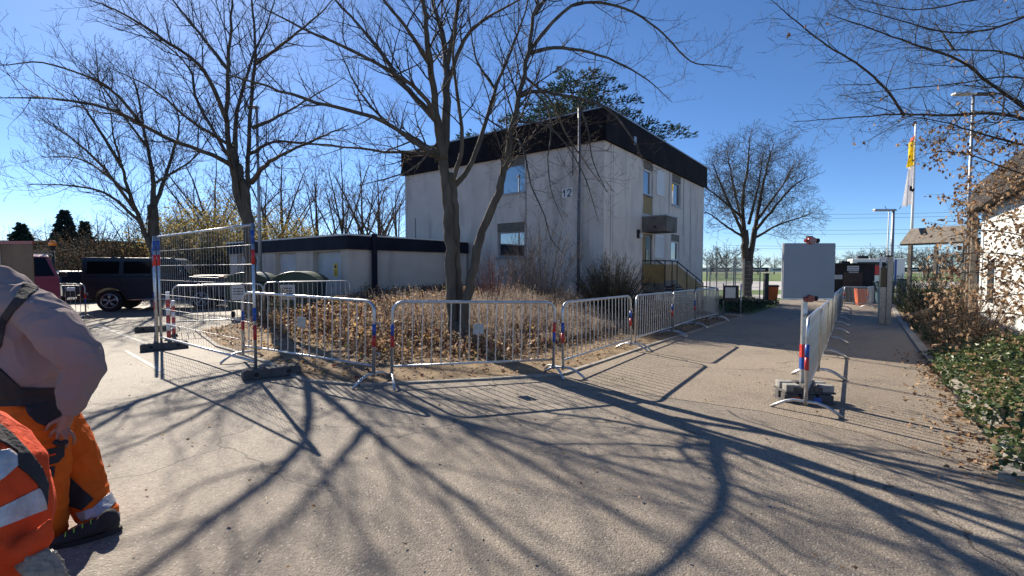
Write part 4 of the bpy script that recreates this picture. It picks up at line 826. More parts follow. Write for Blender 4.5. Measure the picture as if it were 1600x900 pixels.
# generic bare background trees: three prototypes, then copies
def proto_tree(seed, name, label, group, h, spread, nl=7, dens=(2.2, 2.6, 2.4), tw='twig_far', rm=.0085, loc=(0, 0, 0), trunk=.16):
    rd = random.Random(seed); T = Tree(seed, up=.35, dens=dens, sizes=(h * .17, h * .1, h * .055), rmin=rm, ang=(25, 55)); T.limb([Vector((0, 0, -.3)), Vector((.05, 0, h * .15)), Vector((0, .05, h * .35))], trunk, trunk * .7, 8, False)
    T.limb([Vector((0, .05, h * .33)), Vector((.1, 0, h * .6)), Vector((0, .1, h))], trunk * .6, .015, 6, True, .1)
    for i in range(nl):
        a = 6.28 * i / nl + rd.uniform(-.3, .3); z = h * rd.uniform(.14, .42); s = spread * rd.uniform(.6, 1.1)
        T.limb([Vector((0, 0, z)), Vector((math.cos(a) * s * .4, math.sin(a) * s * .4, z + h * .2)), Vector((math.cos(a) * s * .8, math.sin(a) * s * .8, z + h * rd.uniform(.35, .5))), Vector((math.cos(a) * s, math.sin(a) * s, z + h * rd.uniform(.45, .58)))], trunk * .45, .012, 5, True, .15)
    return T.build(name, loc, label, group=group, bark=M['bark_brown'], twig=M[tw])
def place(o, x, y, z, s, rz, label=None, sz=None):
    o.location = (x, y, z); o.scale = (s, s, sz or s); o.rotation_euler = (0, 0, rz)
    if label: o['label'] = label
gbt = 'bare trees behind the garages'
pa = proto_tree(101, 'background_tree', 'tall slim bare tree behind the garage roof, left of the house', gbt, 9, 2.6, 6); pb = proto_tree(102, 'background_tree', 'spreading bare tree behind the garage roof, left of the house', gbt, 8, 3.4, 8)
def placeAt(o, px, top, Y, h, rz, label=None, wide=1):
    p = at(px, top, Y); s = (p.z + .1) / h; o.location = (p.x, Y, -.1); o.scale = (s * wide, s * wide, s); o.rotation_euler = (0, 0, rz)
    if label: o['label'] = label
placeAt(pa, 532, 225, 34, 9, .5); placeAt(pb, 590, 262, 36, 8, 1.0)
bgt = [(pa, 565, 250, 38, 2.0, 'thin bare tree between two others behind the garages'), (pb, 620, 285, 33, 2.8, 'bare tree nearest the house wall, behind the garage roof'), (pa, 495, 262, 40, 3.1, 'bare tree behind the pale yellow bushes'), (pa, 440, 240, 42, 4.0, 'slim bare tree seen between the left tree and the lamp post'), (pb, 415, 275, 36, 4.4, 'bare tree just right of the left tree stem'), (pb, 335, 245, 44, 5.0, 'bare tree with dark top above the pale bushes'), (pa, 300, 280, 40, 5.7, 'bare tree left of the pale yellow bushes'), (pb, 150, 335, 48, .3, 'low bare tree behind the off-roader roof'), (pb, 115, 342, 60, 1.3, 'bare tree beside the blue spruce'), (pa, 200, 325, 46, 2.3, 'bare tree right of the small spruce'), (pb, 15, 352, 75, 1.9, 'distant bare tree at the left edge'), (pa, 70, 350, 80, 1.1, 'distant bare tree between the two left conifers'), (pb, 265, 330, 38, .9, 'bare tree behind the off-roader bonnet')]
for src, px, top, Yd, rz, lb in bgt:
    o = copy_tree(src); placeAt(o, px, top, Yd, 9 if src is pa else 8, rz, lb, 1.25)
gft = 'distant bare trees on the horizon to the right'
pc = proto_tree(103, 'horizon_tree', 'distant bare tree behind the striped trailer', gft, 8, 3.8, 9, (2.2, 2.6, 2.0), 'twig_dark', .019, trunk=.2); placeAt(pc, 1360, 386, 110, 8, 0, None, 1.4)
hz = [(1120, 384, 90), (1136, 380, 85), (1150, 395, 120), (1185, 398, 130), (1210, 400, 130), (1230, 402, 140), (1305, 398, 140), (1345, 392, 115), (1378, 390, 112), (1408, 385, 105), (1420, 396, 110), (1446, 392, 70), (1452, 386, 60), (1470, 390, 62), (1112, 400, 120), (1275, 404, 150), (1490, 384, 60), (1330, 400, 130), (1245, 398, 140), (1165, 402, 140)]
for i, (px, top, Yd) in enumerate(hz):
    o = copy_tree(pc); placeAt(o, px, top, Yd, 8, i * 1.3, ['distant bare tree on the horizon, part of the low row beyond the sports field', 'distant bare tree on the skyline beyond the sports field'][0], 1.5)
pc['label'] = 'distant bare tree on the horizon, part of the low row beyond the sports field'

# pale yellow flowering bushes and dark thickets behind the court
def thicket(seed, name, label, group, h, spread, n, tw, rm=.007, buds=None, nb=0, d2=5):
    rd = random.Random(seed); T = Tree(seed, up=.25, dens=(d2, 4, 3), sizes=(h * .22, h * .12, .12), depth=2, rmin=rm, ang=(20, 55))
    for i in range(n):
        a = rd.random() * 6.28; s = spread * math.sqrt(rd.random()); x, y = math.cos(a) * s * .3, math.sin(a) * s * .3; hh = h * (1 - .4 * (s / spread) ** 2) * rd.uniform(.7, 1.05)
        P = [Vector((x, y, -.05)), Vector((x * 1.6, y * 1.6, hh * .45)), Vector((math.cos(a) * s, math.sin(a) * s, hh))]; P = cr(P, 5); rad = [min(.007, .009 * h / 2) * (1 - .7 * i_ / 5) + rm * .4 for i_ in range(6)]; T.c.tube(P, rad, 4, cap=False); T.spawn(P, rad, hh, 0, .12)
    o = T.build(name, (0, 0, 0), label, 'bush', group, twig=M[tw])
    if buds:
        mb = MB()
        for _ in range(nb):
            p, v, lev = rd.choice(T.tips); p = p + Vector((rd.gauss(0, 1), rd.gauss(0, 1), rd.gauss(0, 1))) * h * .03; leaf(mb, p, Vector((rd.gauss(0, 1), rd.gauss(0, 1), rd.gauss(0, 1))), h * rd.uniform(.012, .028), rd.randrange(len(buds)), rd)
        tag(mb.build('leaves', [M[b] for b in buds], o), kind='stuff')
    return o
gy = 'pale yellow bushes behind the parking court'
y1 = thicket(201, 'flowering_bush', 'big pale yellow bush in early bloom behind the left tree', gy, 5.3, 3.0, 52, 'twig_far', .007, ('bud', 'bud', 'leaf_olive'), 9000); y1.location = (at(330, 440, 25).x, 25, -.1)
for px, Yd, s, rz, lb in ((290, 27, .95, 1.3, 'pale yellow bush in early bloom behind the off-roader bonnet'), (440, 28, .92, 2.6, 'pale yellow bush just above the garage roof, right of the lamp post'), (478, 31, .85, 4.0, 'smaller pale yellow bush at the right end, above the garage doors'), (372, 29, .98, 5.0, 'pale yellow bush hidden partly by the left tree trunk')):
    o = copy_tree(y1); place(o, at(px, 440, Yd).x, Yd, -.1, s, rz, lb)
gd = 'dark leafless thicket behind the off-roader'
d1 = thicket(202, 'thicket_bush', 'dark leafless bush of the thicket behind the off-roader', gd, 3.6, 2.4, 50, 'twig_dark', .010, ('leaf_brown', 'hedge_olive'), 2600); place(d1, at(150, 440, 25).x, 25, -.1, 1, 0)
for px, Yd, s, rz in ((120, 27, 1.0, 1), (180, 24, .9, 2), (205, 27, 1.1, 3), (235, 25, .95, 4), (265, 27, 1.05, 5), (300, 24, .85, .6), (345, 24, .8, 1.7), (100, 34, 1.1, 2.2), (60, 40, 1.1, 3.5), (140, 33, 1.2, 4.5), (395, 26, .8, 3.3), (430, 27, .8, 2.4), (20, 44, 1.1, .9), (-30, 40, 1.1, 1.9)):
    o = copy_tree(d1); place(o, at(px, 440, Yd).x, Yd, -.1, s, rz)
    lb = {120: 'dark leafless bush left of the off-roader roof, beside the spruces', 300: 'dark leafless bush above the off-roader bonnet, behind the mesh fence', 395: 'dark leafless bush behind the trunk of the left tree', 430: 'dark leafless bush just above the garage roof edge', 60: 'dark leafless bush behind the red van', 20: 'dark leafless bush behind the brown hoarding', 235: 'dark leafless bush at the foot of the tree behind the off-roader'}.get(px)
    if lb: o['label'] = lb

# conifers
def conifer(seed, name, loc, h, rad, label, group, m, needle=.22, layers=22, droop=.35, cedar=False, zmin=.05):
    rd = random.Random(seed); root = empty(name, loc); tag(root, label, 'conifer', group); MB().tube([(0, 0, -.2), (0, 0, h * .98)], [h * .02, .02], 8).build('trunk', M['bark_brown'], root)
    mb = MB(); bb = MB()
    for L in range(layers):
        f = zmin + (1 - zmin) * (L + .5) / layers; z = h * f
        prof = (1 - f) ** 1.0 if not cedar else (math.sin(min(1, (1 - f) * 1.7 + .12) * math.pi / 2))
        n = int(9 + 8 * (1 - f)) if not cedar else 8
        for k in range(n):
            a = 6.28 * k / n + rd.random() * .7; l = rad * prof * rd.uniform(.7, 1.12) + .1; d = Vector((math.cos(a), math.sin(a), 0)); z0 = z + rd.uniform(-.5, .5) * h / layers; P = []
            for i in range(6):
                t = i / 5; P.append(Vector((0, 0, z0)) + d * (l * t) + Vector((0, 0, (-droop * l * t * t + .12 * l * t) if not cedar else (.12 * l * t - .1 * l * t ** 3))))
            bb.tube(P, [.03 * (1 - .8 * i / 5) + .006 for i in range(6)], 4, cap=False)
            cnt = int(l * (36 if cedar else 60)) + 4
            for q in range(cnt):
                t = rd.uniform(.12 if not cedar else .3, 1); i = min(4, int(t * 5)); p = P[i].lerp(P[i + 1], t * 5 - i); w = l * (.32 if cedar else .22) * (1.1 - t * .75)
                s_ = Vector((-d.y, d.x, 0)); p = p + s_ * rd.uniform(-w, w) + Vector((0, 0, rd.uniform(-.05, .06 if cedar else .02) * (1 + l * .2)))
                dd = d * rd.uniform(.3, 1) + s_ * rd.uniform(-1, 1) + Vector((0, 0, rd.uniform(-.5, .15) if not cedar else rd.uniform(-.35, .8))); leaf(mb, p, dd, needle * rd.uniform(.6, 1.3), 0, rd, .1, .13 if cedar else .36)
    bb.build('branches', M['bark_brown'], root); tag(mb.build('needles', m, root), kind='stuff'); return root
conifer(301, 'cedar_tree', (at(895, 300, 30).x, 30, -.3), 13.6, 7.3, 'dark cedar with flat spreading boughs rising behind the house roof', None, M['needle'], .30, 12, cedar=True, zmin=.42)
gcn = 'conifers at the far left'
def con_at(seed, px, top, Y, rpx, label, m): p = at(px, top, Y); conifer(seed, 'spruce_tree', (p.x, Y, -.1), p.z + .1, rpx * Y / F, label, gcn, m, .3, 22)
con_at(302, 100, 328, 42, 42, 'blue green pointed spruce, tallest of the far left conifers', M['needle_blue']); con_at(303, 132, 345, 46, 28, 'small pointed spruce right of the tallest one', M['needle']); con_at(304, 33, 348, 48, 50, 'broad dark rounded conifer at the left edge', M['needle'])

# shrubs in the bed by the house wall
red = thicket(211, 'red_twig_shrub', 'red twigged shrub under the lower left window of the house', None, 1.95, .85, 70, 'twig_red', .0035, None, 0, 12); red.location = G(-.5, 12.6)
pale = thicket(212, 'bare_shrub', 'tall pale leafless shrub between window and drainpipe', None, 3.3, 1.3, 32, 'twig_pale', .0038, None, 0, 12); pale.location = G(.9, 13.7)
pale2 = copy_tree(pale); place(pale2, .3, 14.6, gz(.3), .8, 2.2, 'smaller pale leafless shrub close to the house wall below the window')
for i, c in enumerate(pale2.children): pass
darkb = thicket(213, 'twiggy_bush', 'dense dark rounded twiggy bush at the house corner', None, 2.05, 1.2, 260, 'twig_dark', .0042, None, 0, 14); darkb.location = G(2.75, 12.9)
weed = thicket(214, 'weed_clump', 'tangled green and brown weed clump beside the left tree base', None, 1.15, .7, 45, 'twig_pale', .003, ('leaf_olive', 'ivy_light', 'leaf_tan'), 1100); weed.location = G(-5.9, 11.5)

# ground cover in the bed: thousands of dry and yellow leaves on thin stems
rd = random.Random(77); mb = MB(); sm = MB(); LV = [M['leaf_tan'], M['leaf_yellow'], M['leaf_brown'], M['leaf_red'], M['leaf_olive'], M['leaf_pale']]
def cover(x, y):
    d = edge_d((x, y))
    if x > .9 and y < 9.9 + (x - 2.9) * 1.3: d *= .62
    f = max(0, min(1, (d - .95) / 4.0)); h = .9 * f ** .75 * (.8 + .35 * mnoise.noise(Vector((x * 1.1, y * 1.1, 3))))
    return d, max(0, h)
tries = 0; n = 0
while n < 25000 and tries < 130000:
    tries += 1; x, y = rd.uniform(-7.4, 7.5), rd.uniform(6.1, 18.8)
    if not inside((x, y), BED): continue
    d, h = cover(x, y)
    if d < .1 or rd.random() > (.22 if d < .95 else .95) * min(1, 13 / (y + 2)): continue
    zz = soil_h(x, y) + gz(x); top = rd.random() ** .45; z = zz + .012 + h * top + rd.uniform(0, .04)
    far = max(0, min(1, (y - 8.5) / 5)); v = .5 + .5 * mnoise.noise(Vector((x * .8, y * .8, 9)))
    wts = (4.5, 1.3 * v * 2 * (1 if -5.5 < x < 1.5 else .4), 5, 1.6 + 3.4 * far * (1 - v), .9 if x < 0 else .5, 2.6)
    s = rd.choice((rd.uniform(.03, .06), rd.uniform(.05, .09), rd.uniform(.07, .115))) * (1 if h > .1 else .75); dirv = Vector((rd.gauss(0, 1), rd.gauss(0, 1), rd.gauss(.0, .55 if h > .1 else .12)))
    leaf(mb, Vector((x, y, z)), dirv, s, rd.choices(range(6), wts)[0], rd, rd.uniform(-.1, .45)); n += 1
    if h > .1 and rd.random() < .75: sm.tube([(x + rd.gauss(0, .06), y + rd.gauss(0, .06), zz), (x, y, z)], [.004, .0025], 3, cap=False)
gc = tag(mb.build('ground_cover', LV), 'low carpet of dry yellow and brown leaves filling the garden bed', 'ground cover', kind='stuff'); tag(sm.build('ground_cover_stems', M['leaf_brown']), 'thin brown stems under the leaves of the garden bed', 'ground cover', kind='stuff')
# straw coloured fine shrubbery in the middle of the bed
mb = MB()
for _ in range(20000):
    x, y = rd.gauss(.8, 1.6), rd.gauss(11.2, 1.5)
    if not inside((x, y), BED) or edge_d((x, y)) < 1.2: continue
    cl = mnoise.noise(Vector((x * 1.6, y * 1.6, 5))); hh = (.75 + .35 * cl) * rd.uniform(.55, 1.15) * min(1, .25 + (edge_d((x, y)) - 1.0) / 2.6); z = gz(x) + soil_h(x, y); a = rd.random() * 6.28; dx, dy = math.cos(a) * hh * rd.uniform(.05, .4), math.sin(a) * hh * rd.uniform(.05, .4); w = rd.uniform(.0022, .0045); px_, py_ = -math.sin(a + 1.3) * w, math.cos(a + 1.3) * w
    n0 = len(mb.v); mi = 0 if rd.random() < .75 else (1 if rd.random() < .25 else 2)
    for t in (0, .55, 1):
        c = (x + dx * t ** 1.5, y + dy * t ** 1.5, z + hh * t); k = 1 - .5 * t; mb.v += [(c[0] - px_ * k, c[1] - py_ * k, c[2]), (c[0] + px_ * k, c[1] + py_ * k, c[2])]
    mb.face((n0, n0 + 1, n0 + 3, n0 + 2), mi); mb.face((n0 + 2, n0 + 3, n0 + 5, n0 + 4), mi)
    for _k in range(2): leaf(mb, Vector((x + dx * .9, y + dy * .9, z + hh * rd.uniform(.75, 1))), Vector((rd.gauss(0, 1), rd.gauss(0, 1), rd.gauss(.3, .6))), rd.uniform(.018, .035), mi, rd)
tag(mb.build('dry_shrubbery', [M['straw'], M['leaf_tan'], M['twig_pale']]), 'soft straw coloured dry shrubbery in the middle of the bed', 'shrubbery', kind='stuff')
# fallen leaves on the paving, thickest along the right kerb
mb = MB()
for i in range(1500):
    if i < 900:
        t = rd.random(); a, b = (Vector((3.9, 3.5, 0)), Vector((8.9, 10.0, 0))); p = a.lerp(b, t) + Vector((-.8, .6, 0)) * (abs(rd.gauss(0, .22)) if rd.random() < .6 else rd.uniform(-.9, .1))
    else: p = Vector((rd.uniform(-6, 6), rd.uniform(1.6, 9), 0))
    z = gz(p.x) + .014; leaf(mb, Vector((p.x, p.y, z + rd.uniform(0, .02))), Vector((rd.gauss(0, 1), rd.gauss(0, 1), rd.gauss(.08, .12))), rd.uniform(.03, .075) if i < 900 else rd.uniform(.012, .035), rd.choices((0, 1, 2), (5, 1, 3))[0], rd, .15)
tag(mb.build('leaf_litter', [M['leaf_tan'], M['leaf_pale'], M['leaf_brown']]), 'scattered dry fallen leaves and crumbs on the paving', 'leaf litter', kind='stuff')

# ivy and hedges on the right
def leafmass(name, label, cat, n, region, hfun, mats, wts, size, seed, kind='stuff', up=.5):
    rd = random.Random(seed); mb = MB(); c = 0
    while c < n:
        x, y = rd.uniform(region[0], region[1]), rd.uniform(region[2], region[3]); h = hfun(x, y)
        if h <= .01: 
            c += .15; continue
        z = gz(x) + h * rd.random() ** .35 + .02; d = Vector((rd.gauss(0, 1), rd.gauss(0, 1), rd.gauss(0, 1) * .6 - .1)); leaf(mb, Vector((x, y, z)), d, rd.uniform(*size), rd.choices(range(len(mats)), wts)[0], rd, rd.uniform(0, .3)); c += 1
    return tag(mb.build(name, [M[k] for k in mats]), label, cat, kind=kind)
kA, kB = Vector((3.95, 3.62, 0)), Vector((8.86, 9.94, 0)); kd = (kB - kA).normalized(); kn = Vector((kd.y, -kd.x, 0))
def kerbco(x, y): v = Vector((x, y, 0)) - kA; return v.dot(kd), v.dot(kn)
def ivy_h(x, y):
    s, t = kerbco(x, y); nz = mnoise.noise(Vector((x * 1.4, y * 1.4, 2)))
    e1 = -.05 + .2 * nz + (0 if s > 4.1 else .0)
    if t < e1 or s > 7.7 + nz * .4: return 0
    gap = max(0, 1 - abs(s - 3.35 - .25 * t) / (.34 + .1 * nz)) if t < 1.2 else 0
    if gap > .25: return 0
    return min(1.0, .14 + .72 * (t - e1) ** .65) * (.75 + .5 * nz) * min(1, .4 + (7.9 - s) * .5)
leafmass('ivy', 'glossy green ivy spilling over the right kerb under the beech', 'ivy', 27000, (3.9, 12, 3.0, 11), ivy_h, ('ivy', 'ivy_light', 'ivy_dark', 'leaf_tan'), (5, 3, 2.8, .9), (.035, .085), 5)
def beech_h(x, y): return 0
# beech hedge with dry leaves: a twiggy bush full of brown leaves
gh = 'brown leaved hedge bushes at the right'
hb = thicket(221, 'beech_hedge', 'brown leaved beech bush above the ivy, nearest the path', gh, 1.15, .95, 50, 'twig_dark', .0035, ('leaf_brown', 'leaf_tan', 'leaf_pale'), 2600, 8); place(hb, 9.3, 9.6, gz(9.3), 1, 0)
for x, y, s, rz, lb in ((10.3, 10.2, 1.25, 1.2, 'brown leaved beech bush before the white boarded wall'), (10.6, 9.0, 1.1, 2.5, 'brown leaved beech bush in front of the white wall, at the right edge'), (10.9, 11.4, 1.3, 4.1, 'brown leaved beech bush below the shelter roof')):
    o = copy_tree(hb); place(o, x, y, gz(x), s, rz, lb)
def hedge_h(x, y):
    s, t = kerbco(x, y); nz = mnoise.noise(Vector((x * .7, y * .7, 4))); e = .15 + .2 * nz
    if t < e or s < 7.9 + nz * .5 or s > 27 or t > 8: return 0
    h = .15 + .3 * min(2.2, t - e) + (0 if t < 1.5 else .25 * min(2, t - 1.5)); return h * (.85 + .35 * nz) * min(1, .3 + (s - 7.9) * .35)
leafmass('hedge_slope', 'dark shaded evergreen ground cover rising right of the path', 'hedge', 26000, (8.5, 30, 9.3, 30), hedge_h, ('hedge', 'hedge_olive', 'ivy_dark'), (5, 3, 3), (.07, .15), 6)
gdh = 'dark rounded shrubs beside the path'
dh = thicket(222, 'evergreen_shrub', 'dark evergreen shrub behind the grey pillar, before the flagpole', gdh, 2.0, 1.7, 60, 'twig_dark', .006, ('hedge', 'hedge', 'ivy_dark'), 5200, 5); place(dh, at(1440, 440, 20).x, 20, -.5, 1, 0)
for px, Yd, s, rz, lb in ((1478, 19, 1.0, 1.5, 'dark evergreen shrub under the grey shelter roof'), (1420, 24, .9, 2.8, 'dark evergreen shrub right of the barrier end'), (1500, 16, .8, 4, 'dark evergreen shrub left of the white wall')):
    o = copy_tree(dh); place(o, at(px, 440, Yd).x, Yd, -.5, s, rz, lb)
def verge_h(x, y):
    if not inside((x, y), [(8.0, 17.6), (9.5, 18.6), (14.4, 25.0), (13.4, 28), (9.5, 26), (9.6, 21)]): return 0
    return .28 * (.8 + .6 * mnoise.noise(Vector((x, y, 1))))
leafmass('verge_cover', 'low dark green plants on the shaded verge beyond the stairs', 'ground cover', 7000, (8, 15, 17, 28), verge_h, ('hedge', 'ivy_dark', 'hedge_olive'), (4, 3, 2), (.07, .14), 8)

# ------------------------------------------------------------------ white boarded building and shelter on the right
wb = empty('white_building', (13.0, 13.0, -.36), math.atan2(uR.y, uR.x)); tag(wb, 'white vertically boarded building with brown shingled roof edge behind the beech', 'building')
MB().box((-8, -4, -.2), (.0, -.03, 3.55)).build('wall', M['offwhite'], wb)
bmesh_ = MB().box((-.068, -.028, -.2), (.068, .0, 3.5)).mesh('wall_board'); bmesh_.materials.append(M['white'])
for i in range(56):
    o = link('wall_board', bmesh_, wb, .004, (-.08 - i * .142, random.uniform(-.004, .006), 0))
MB().box((-2.2, -.02, 1.0), (-1.2, .02, 2.2)).build('window', M['white'], wb); MB().box((-2.12, .005, 1.08), (-1.28, .024, 2.12)).build('pane', M['glass'], wb.children[-1])
rf = MB(); rf.prism([(.25, 3.5), (.3, 3.56), (.15, 4.2), (-.9, 4.3), (-4.2, 4.4), (-4.2, 3.5)], -8.3, .2, lambda u, v, w: Vector((w, u, v))); rfo = rf.build('roof', M['shingle'], wb, fix=True)
tl = MB().box((-.13, -.012, -.11), (.13, .012, .11)).mesh('shingle'); tl.materials.append(M['shingle'])
for r_ in range(6):
    for i in range(34):
        f = (r_ + .4) / 6; o = link('shingle', tl, rfo, 0, (.06 - i * .27 - (.13 if r_ % 2 else 0), .325 - .17 * f, 3.52 + .68 * f)); o.rotation_euler = (R(15) + random.uniform(-.03, .03), 0, random.uniform(-.03, .03))
for x in (.18, -.35): MB().box((x - .06, .12, -.2), (x + .06, .24, 3.5)).build('porch_post', M['timber'], wb)
sh = empty('shelter', (at(1497, 400, 22).x, 22.0, -.6), R(20)); tag(sh, 'grey open timber shelter with pitched roof on posts', 'shelter')
mb = MB(); mb.prism([(-1.5, 3.35), (-.7, 4.12), (1.6, 4.12), (1.6, 4.02), (-.66, 4.0), (-1.42, 3.27)], -.9, 1.6, lambda u, v, w: Vector((u, w, v))); mb.build('roof', M['timber'], sh, fix=True)
MB().box((-1.3, -.8, 3.28), (1.5, -.7, 3.42)).build('beam', M['timber'], sh)
for x, y in ((-1.0, -.75), (-.1, -.75), (1.0, -.75), (-1.0, 1.4), (1.0, 1.4)): MB().box((x - .07, y - .07, 0), (x + .07, y + .07, 3.28)).build('post', M['timber'], sh)
for x in (-.9, .0, .9): MB().box((x - .03, -.7, 3.5), (x + .03, 1.5, 3.6)).build('rafter', M['timber'], sh)
lg = empty('fallen_log', G(10.6, 12.2, .55), R(25)); tag(lg, 'pale sawn timber lying slanted in the hedge', 'timber')
MB().tube([(-.55, 0, 0), (0, 0, .12), (.55, 0, .2)], .06, 9).build('beam', M['bark'], lg)

# ------------------------------------------------------------------ poles and lamps
def pole(name, px, ptop, Y, r, label, cat, mt='zinc', group=None):
    t = at(px, ptop, Y); o = empty(name, G(t.x, Y)); tag(o, label, cat, group); h = t.z - gz(t.x)
    MB().tube([(0, 0, -.1), (0, 0, h * .5), (0, 0, h)], [r, r * .85, r * .65], 10).build('pole', M[mt], o); return o, h
o, h = pole('street_lamp', 401, 168, 15.5, .06, 'slim grey street lamp rising beside the left tree', 'street lamp')
MB().box((-.3, -.07, h - .03), (.06, .07, h + .05)).build('lamp_head', M['zinc'], o, bevel=.02); MB().box((-.28, -.05, h - .045), (-.05, .05, h - .031)).build('lamp_glass', M['lamp_glass'], o); MB().box((-.07, -.08, .5), (.07, -.05, .9)).build('access_door', M['galv_dull'], o)
o, h = pole('street_lamp', 1396, 328, 24, .095, 'grey street lamp with flat arm pointing left over the path end', 'street lamp', 'zinc')
MB().box((-1.0, -.09, h - .05), (.1, .09, h + .04)).build('lamp_arm', M['zinc'], o, bevel=.02); MB().box((-1.0, -.07, h - .075), (-.35, .07, h - .051)).build('lamp_glass', M['lamp_glass'], o)
for sx in (-.35, .3): MB().tube([(sx, 0, h + .04), (sx * 1.3, 0, h + .2)], .014, 5).build('bird_spike', M['trim'], o)
o, h = pole('mast', 1389, 330, 34, .05, 'thin white mast just left of the flat armed street lamp', 'mast', 'offwhite')
MB().tube([(-.5, 0, h), (.55, 0, h + .05)], .03, 6).build('cross_arm', M['trim'], o)
o, h = pole('street_lamp', 1521, 148, 20, .075, 'tall street lamp with two heads behind the beech branches', 'street lamp', 'zinc')
for s in (-1, 1): MB().box((min(s * .05, s * .85), -.12, h - .02), (max(s * .05, s * .85), .12, h + .07)).build('lamp_head', M['offwhite'] if s < 0 else M['trim'], o, bevel=.02)
o, h = pole('flagpole', 1431, 192, 38, .11, 'white flagpole with a limp flag hanging in folds', 'flagpole', 'white')
fl = empty('flag', o.location + Vector((-.08, 0, h - .9))); tag(fl, 'limp flag of red, yellow and white hanging on the white pole', 'flag')
def cloth(name, z0, z1, w0, w1, m, off=0, seed=1):
    mb = MB(); nx, nz = 14, 12
    for j in range(nz + 1):
        t = j / nz; z = z0 + (z1 - z0) * t; w = w0 + (w1 - w0) * t
        for i in range(nx + 1): s = i / nx; mb.v.append((-s * w + off * t, .16 * math.sin(s * 9 + seed + t * 1.5) * (.4 + s), z - s * .35 * (1 - t * .5)))
    for j in range(nz):
        for i in range(nx): a = j * (nx + 1) + i; mb.face((a, a + 1, a + nx + 2, a + nx + 1), 0, True)
    return mb.build(name, m, fl)
cloth('red_stripe', 0, -.45, .15, .4, M['flag_red']); cloth('yellow_stripe', -.4, -2.5, .45, .6, M['flag_yellow'], 0, 2); cloth('white_stripe', -2.4, -5.6, .5, .65, M['flag_white'], 0, 3)
mb = MB(); mb.quad((-.42, -.22, -4.1), (-.2, -.22, -4.2), (-.2, -.22, -4.6), (-.42, -.22, -4.5)); mb.quad((-.2, -.22, -4.4), (-.02, -.22, -4.3), (-.02, -.22, -4.55), (-.2, -.22, -4.65)); mb.build('emblem', M['work_grey'], fl)
# grey information pillar
ip = empty('information_pillar', G(12.95, 16.2), R(-20)); tag(ip, 'grey metal information pillar with dark screen beside the path hedge', 'pillar')
MB().box((.02, -.09, 0), (.17, .09, 2.33)).build('tall_upright', M['galv_dull'], ip, bevel=.008); MB().box((-.17, -.07, 0), (.015, .07, 1.28)).build('short_upright', M['galv_dull'], ip, bevel=.008); MB().box((-.16, -.075, 1.285), (.015, .075, 1.95)).build('screen', M['black_gloss'], ip, bevel=.005); MB().box((-.17, -.07, 2.2), (.018, .07, 2.33)).build('top_bar', M['white'], ip); MB().box((-.17, -.05, 1.955), (-.13, .05, 2.198)).build('side_bar', M['white'], ip); MB().box((-.02, -.11, 2.333), (.16, .11, 2.37)).build('cap', M['black'], ip); MB().box((-.12, -.08, 2.0), (0, .0, 2.1)).build('camera', M['black'], ip)

# ------------------------------------------------------------------ mesh fence, noticeboard and posts by the stairs
def garden_fence(P0, P1, h, n, label):
    d = Vector((P1[0] - P0[0], P1[1] - P0[1], 0)); L = d.length; o = empty('mesh_fence', G(*P0), math.atan2(d.y, d.x)); tag(o, label, 'fence', 'garden mesh fences')
    for i in range(n + 1): MB().box((L * i / n - .02, -.02, -.2), (L * i / n + .02, .02, h + .03)).build('post', M['galv_dull'], o)
    mb = MB(); k = int(L / .06)
    for i in range(k): x = L * i / k; mb.tube([(x, 0, .05), (x, 0, h)], .004, 3, cap=False)
    tag(mb.build('mesh_wires', M['galv_dull'], o), kind='stuff')
    for j in range(11): MB().tube([(0, .006, .08 + j * .2 * h / 2.1), (L, .006, .08 + j * .2 * h / 2.1)], .006, 4).build('cross_wire', M['galv_dull'], o)
garden_fence((10.5, 25.2), (14.0, 28.2), 2.4, 4, 'grey garden mesh fence running on from the far house corner'); garden_fence((10.6, 25.0), (12.0, 22.6), 2.2, 2, 'short grey mesh fence at the far house corner, nearer the camera')
nb = empty('noticeboard', G(8.25, 17.6), R(-12)); tag(nb, 'small low noticeboard on metal posts at the foot of the stairs', 'noticeboard')
MB().box((-.27, -.03, .55), (.27, .03, 1.15)).build('panel', M['trim'], nb); MB().box((-.2, -.038, .68), (.16, -.031, 1.08)).build('sheet', M['offwhite'], nb)
for x in (-.25, .36): MB().tube([(x, 0, 0), (x, 0, 1.22)], .025, 6).build('post', M['galv'], nb)
MB().box((-.3, -.2, 0), (.4, .2, .06)).build('base', M['kerb'], nb)
pp = empty('gate_post', G(13.6, 25.0)); tag(pp, 'dark square post behind the orange bin on the verge', 'post'); MB().box((-.1, -.1, 0), (.1, .1, 1.6)).build('shaft', M['trim'], pp, bevel=.01); MB().box((-.12, -.12, 1.6), (.12, .12, 1.66)).build('cap', M['trim'], pp)

